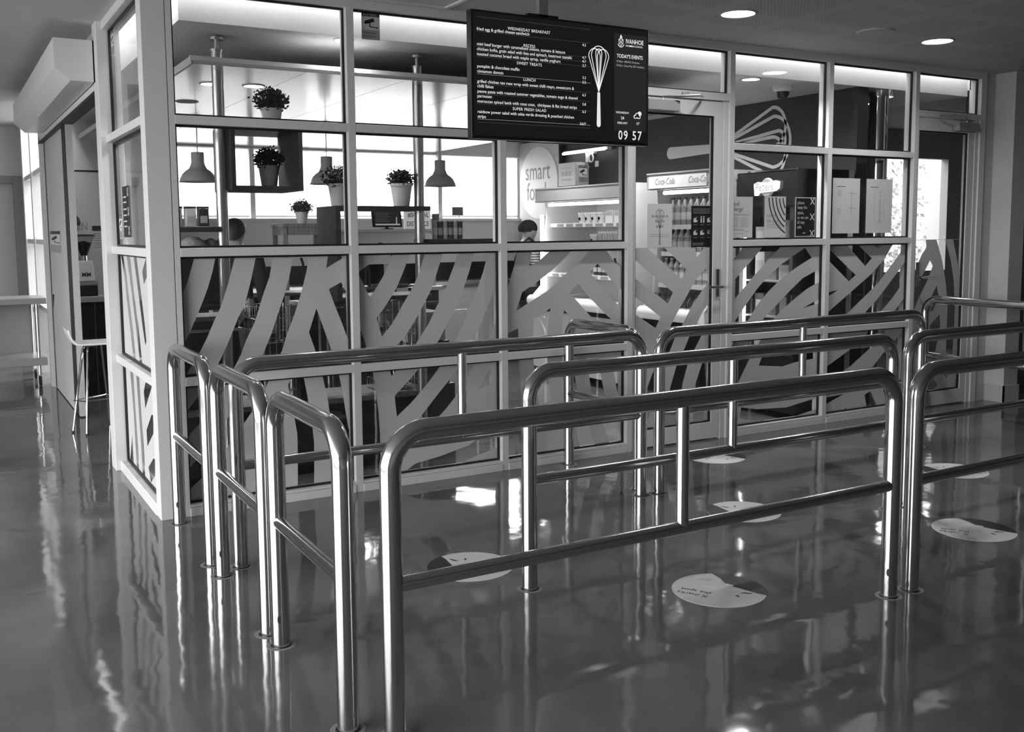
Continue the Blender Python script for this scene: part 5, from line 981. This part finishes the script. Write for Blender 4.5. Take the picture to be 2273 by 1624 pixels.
# trolley at the far side
tr = root('service_trolley', (-0.6, 5.6, 0), 'steel two-tier trolley on casters beside the far mullions', 'trolley')
MB().box(-1.3, -0.035, 5.3, 5.9, 0.795, 0.85).build('top_shelf', 'trolley_top', tr, bevel=0.004); MB().box(-1.3, -0.05, 5.3, 5.9, 0.2, 0.275).build('lower_shelf', 'trolley_top', tr, bevel=0.004)
MB().box(-1.28, -0.09, 5.86, 5.9, 0.275, 0.795).build('back_panel', 'mid_wall', tr)
for x in (-1.27, -0.12):
    for y in (5.33, 5.85):
        MB().tube([(x, y, 0.1), (x, y, 0.8)], 0.014, 10).build('post', 'steel_sheet', tr); cst = MB().box(x-0.012, x+0.012, y-0.02, y+0.02, 0.05, 0.11).build('caster', 'chrome', tr); MB().lathe([(0.045, -0.012), (0.05, -0.008), (0.05, 0.008), (0.045, 0.012)], (x, y, 0.0505), 16, 'x').build('wheel', 'rubber', cst)
# ------------------------------------------------------------------ people
def skin_mesh(name, pts, edges, m, parent, sub=2):
    me = bpy.data.meshes.new(name); me.from_pydata([p[0] for p in pts], edges, []); me.materials.append(MATS[m])
    o = bpy.data.objects.new(name, me); COL.objects.link(o); o.parent = parent
    o.modifiers.new('skin', 'SKIN')
    if not me.skin_vertices: me.skin_vertices.__class__  # created with the modifier below
    bmx = bmesh.new(); bmx.from_mesh(me); bmx.verts.layers.skin.verify(); bmx.to_mesh(me); bmx.free()
    for i, sv in enumerate(me.skin_vertices[0].data): r = pts[i][1]; sv.radius = r if isinstance(r, tuple) else (r, r); sv.use_root = (i == 0)
    s = o.modifiers.new('smooth', 'SUBSURF'); s.levels = sub; s.render_levels = sub
    return o
def person(loc, h, rz, label, shirt, hair, arms='down', apron=False, beanie=False):
    o = root('person', loc, label, 'person'); o.rotation_euler = (0, 0, rz)
    def P(x, y, z): return (x*h, y*h, z*h)
    pts = []; ed = []
    def add_(p, r, par=None):
        pts.append((P(*p), tuple(k*h for k in r) if isinstance(r, tuple) else r*h)); i = len(pts)-1
        if par is not None: ed.append((par, i))
        return i
    pel = add_((0, 0.0, 0.53), (0.085, 0.06)); bel = add_((0, 0, 0.62), (0.075, 0.055), pel); ch = add_((0, 0.005, 0.73), (0.085, 0.06), bel); up = add_((0, 0.01, 0.79), (0.07, 0.05), ch)
    nk = add_((0, 0.005, 0.845), 0.033, up); jw = add_((0, -0.008, 0.88), (0.042, 0.046), nk); md = add_((0, -0.006, 0.93), (0.047, 0.056), jw); tp = add_((0, 0.0, 0.965), (0.036, 0.044), md)
    nose = add_((0, -0.06, 0.915), 0.009, md)
    for s in (-1, 1):
        add_((s*0.05, 0.002, 0.918), 0.011, md)
        sh = add_((s*0.1, 0.005, 0.8), 0.038, up)
        el = (s*0.135, 0.02, 0.64) if arms == 'down' else (s*0.13, -0.03, 0.65)
        wr = (s*0.135, -0.03, 0.5) if arms == 'down' else (s*0.09, -0.16, 0.66)
        e = add_(el, 0.027, sh); w = add_(wr, 0.017, e); d = (Vector(wr)-Vector(el)).normalized()
        pm = add_(tuple(Vector(wr)+d*0.03), (0.02, 0.012), w); side = Vector((0, -1, 0)) if arms == 'down' else Vector((-s, 0, 0))
        for k in range(4):
            b = Vector(wr)+d*0.05+side*(0.016-0.0105*k); f1 = add_(tuple(b), 0.0055, pm); ln_ = (0.026, 0.032, 0.029, 0.022)[k]; f2 = add_(tuple(b+d*ln_*0.6), 0.005, f1); add_(tuple(b+d*ln_*0.95+Vector((-s*0.008, -0.004, 0))), 0.0045, f2)
        t1 = add_(tuple(Vector(wr)+d*0.022+side*0.024), 0.007, pm); add_(tuple(Vector(wr)+d*0.045+side*0.036), 0.0055, t1)
        hp = add_((s*0.05, 0, 0.5), 0.052, pel); kn = add_((s*0.055, -0.008, 0.28), 0.032, hp); an = add_((s*0.055, 0.012, 0.045), 0.02, kn); add_((s*0.06, -0.07, 0.02), 0.017, an)
    skin_mesh('body', pts, ed, 'skin', o)
    # shirt follows torso and arms
    q = []; e2 = []
    def ad2(p, r, par=None):
        q.append((P(*p), tuple(k*h for k in r) if isinstance(r, tuple) else r*h)); i = len(q)-1
        if par is not None: e2.append((par, i))
        return i
    a = ad2((0, 0, 0.5), (0.1, 0.075)); b = ad2((0, 0, 0.62), (0.088, 0.068), a); c = ad2((0, 0.005, 0.73), (0.097, 0.072), b); d_ = ad2((0, 0.01, 0.795), (0.078, 0.058), c); ad2((0, 0.008, 0.832), (0.045, 0.042), d_)
    for s in (-1, 1):
        el = (s*0.135, 0.02, 0.64) if arms == 'down' else (s*0.13, -0.03, 0.65); wr = (s*0.135, -0.027, 0.52) if arms == 'down' else (s*0.095, -0.14, 0.66)
        x = ad2((s*0.102, 0.005, 0.8), 0.047, d_); y = ad2(el, 0.036, x); ad2(wr, 0.026, y)
    skin_mesh('shirt', q, e2, shirt, o)
    t = []; e3 = []
    def ad3(p, r, par=None):
        t.append((P(*p), tuple(k*h for k in r) if isinstance(r, tuple) else r*h)); i = len(t)-1
        if par is not None: e3.append((par, i))
        return i
    a = ad3((0, 0, 0.53), (0.092, 0.068))
    for s in (-1, 1): b = ad3((s*0.05, 0, 0.49), 0.062, a); c = ad3((s*0.055, -0.008, 0.28), 0.043, b); ad3((s*0.055, 0.012, 0.06), 0.033, c)
    skin_mesh('trousers', t, e3, 'cloth_dark', o)
    for s in (-1, 1):
        mb = MB(); mb.prism([(s*0.06*h-0.028*h, -0.1*h), (s*0.06*h+0.028*h, -0.1*h), (s*0.06*h+0.03*h, 0.03*h), (s*0.06*h-0.03*h, 0.03*h)], 'z', 0, 0.035*h); sh_ = mb.build('shoe', 'black_plastic'); sh_.parent = o
        for nm, pz, pr, mm in (('eye', 0.925, 0.006, 'black_plastic'),):
            e_ = MB().lathe([(0, -pr*h), (pr*h, 0), (0, pr*h)], (s*0.018*h, -0.056*h, pz*h), 10, 'y').build(nm, mm); e_.parent = o
    mo = MB().box(-0.015*h, 0.015*h, -0.056*h, -0.05*h, 0.886*h, 0.89*h).build('mouth', 'pack_dark'); mo.parent = o
    # hair or beanie cap over the crown
    mb = MB(); n = 18; rows_ = 9; cz = 0.925*h; low = -0.25 if not beanie else 0.1
    for i in range(rows_+1):
        ph = math.pi/2-(math.pi/2-low*1.3)*i/rows_ if not beanie else math.pi/2-(math.pi/2+0.45)*i/rows_
        for j in range(n):
            th = 2*math.pi*j/n; back = max(0, math.sin(th)); k = 1.0+(0.16*back if beanie else 0.05)
            drop = (0.045*h*back*(i/rows_)**2 if not beanie else 0.0)
            mb.v.append((0.0535*h*k*math.cos(ph)*math.cos(th), -0.002*h+0.0625*h*k*math.cos(ph)*math.sin(th), cz+0.052*h*(1.1 if beanie else 1)*math.sin(ph)-drop))
    for i in range(rows_):
        for j in range(n): mb.f.append((i*n+j, i*n+(j+1) % n, (i+1)*n+(j+1) % n, (i+1)*n+j))
    hb = mb.build('beanie' if beanie else 'hair', 'cloth_black' if beanie else hair, None, True); hb.parent = o
    if apron:
        for s in (-1, 1): st_ = MB().tube([P(s*0.03, -0.066, 0.6), P(s*0.05, -0.083, 0.72), P(s*0.055, -0.05, 0.815), P(s*0.05, 0.01, 0.862), P(s*0.03, 0.06, 0.81), P(-s*0.03, 0.083, 0.72), P(-s*0.07, 0.075, 0.6)], 0.012, 8).build('apron_strap', 'cloth_dark'); st_.parent = o
        ap = MB().prism([(-0.085*h, 0.33*h), (0.085*h, 0.33*h), (0.08*h, 0.6*h), (-0.08*h, 0.6*h)], 'y', -0.1*h, -0.088*h).build('apron_skirt', 'cloth_dark'); ap.parent = o
    return o
person((4.64, 4.05, 0), 1.61, math.radians(75), 'worker in a dark beanie and striped top with apron by the fridge', 'striped_jersey', 'hair_dark', 'forward', True, True)
person((1.185, 2.95, 0), 1.62, math.radians(150), 'dark-haired customer in black behind the first steel pole', 'cloth_black', 'hair_dark')
person((0.16, 5.04, 0), 1.7, math.radians(84), 'worker in black behind the coffee grinder at the servery', 'cloth_black', 'hair_dark', 'down')
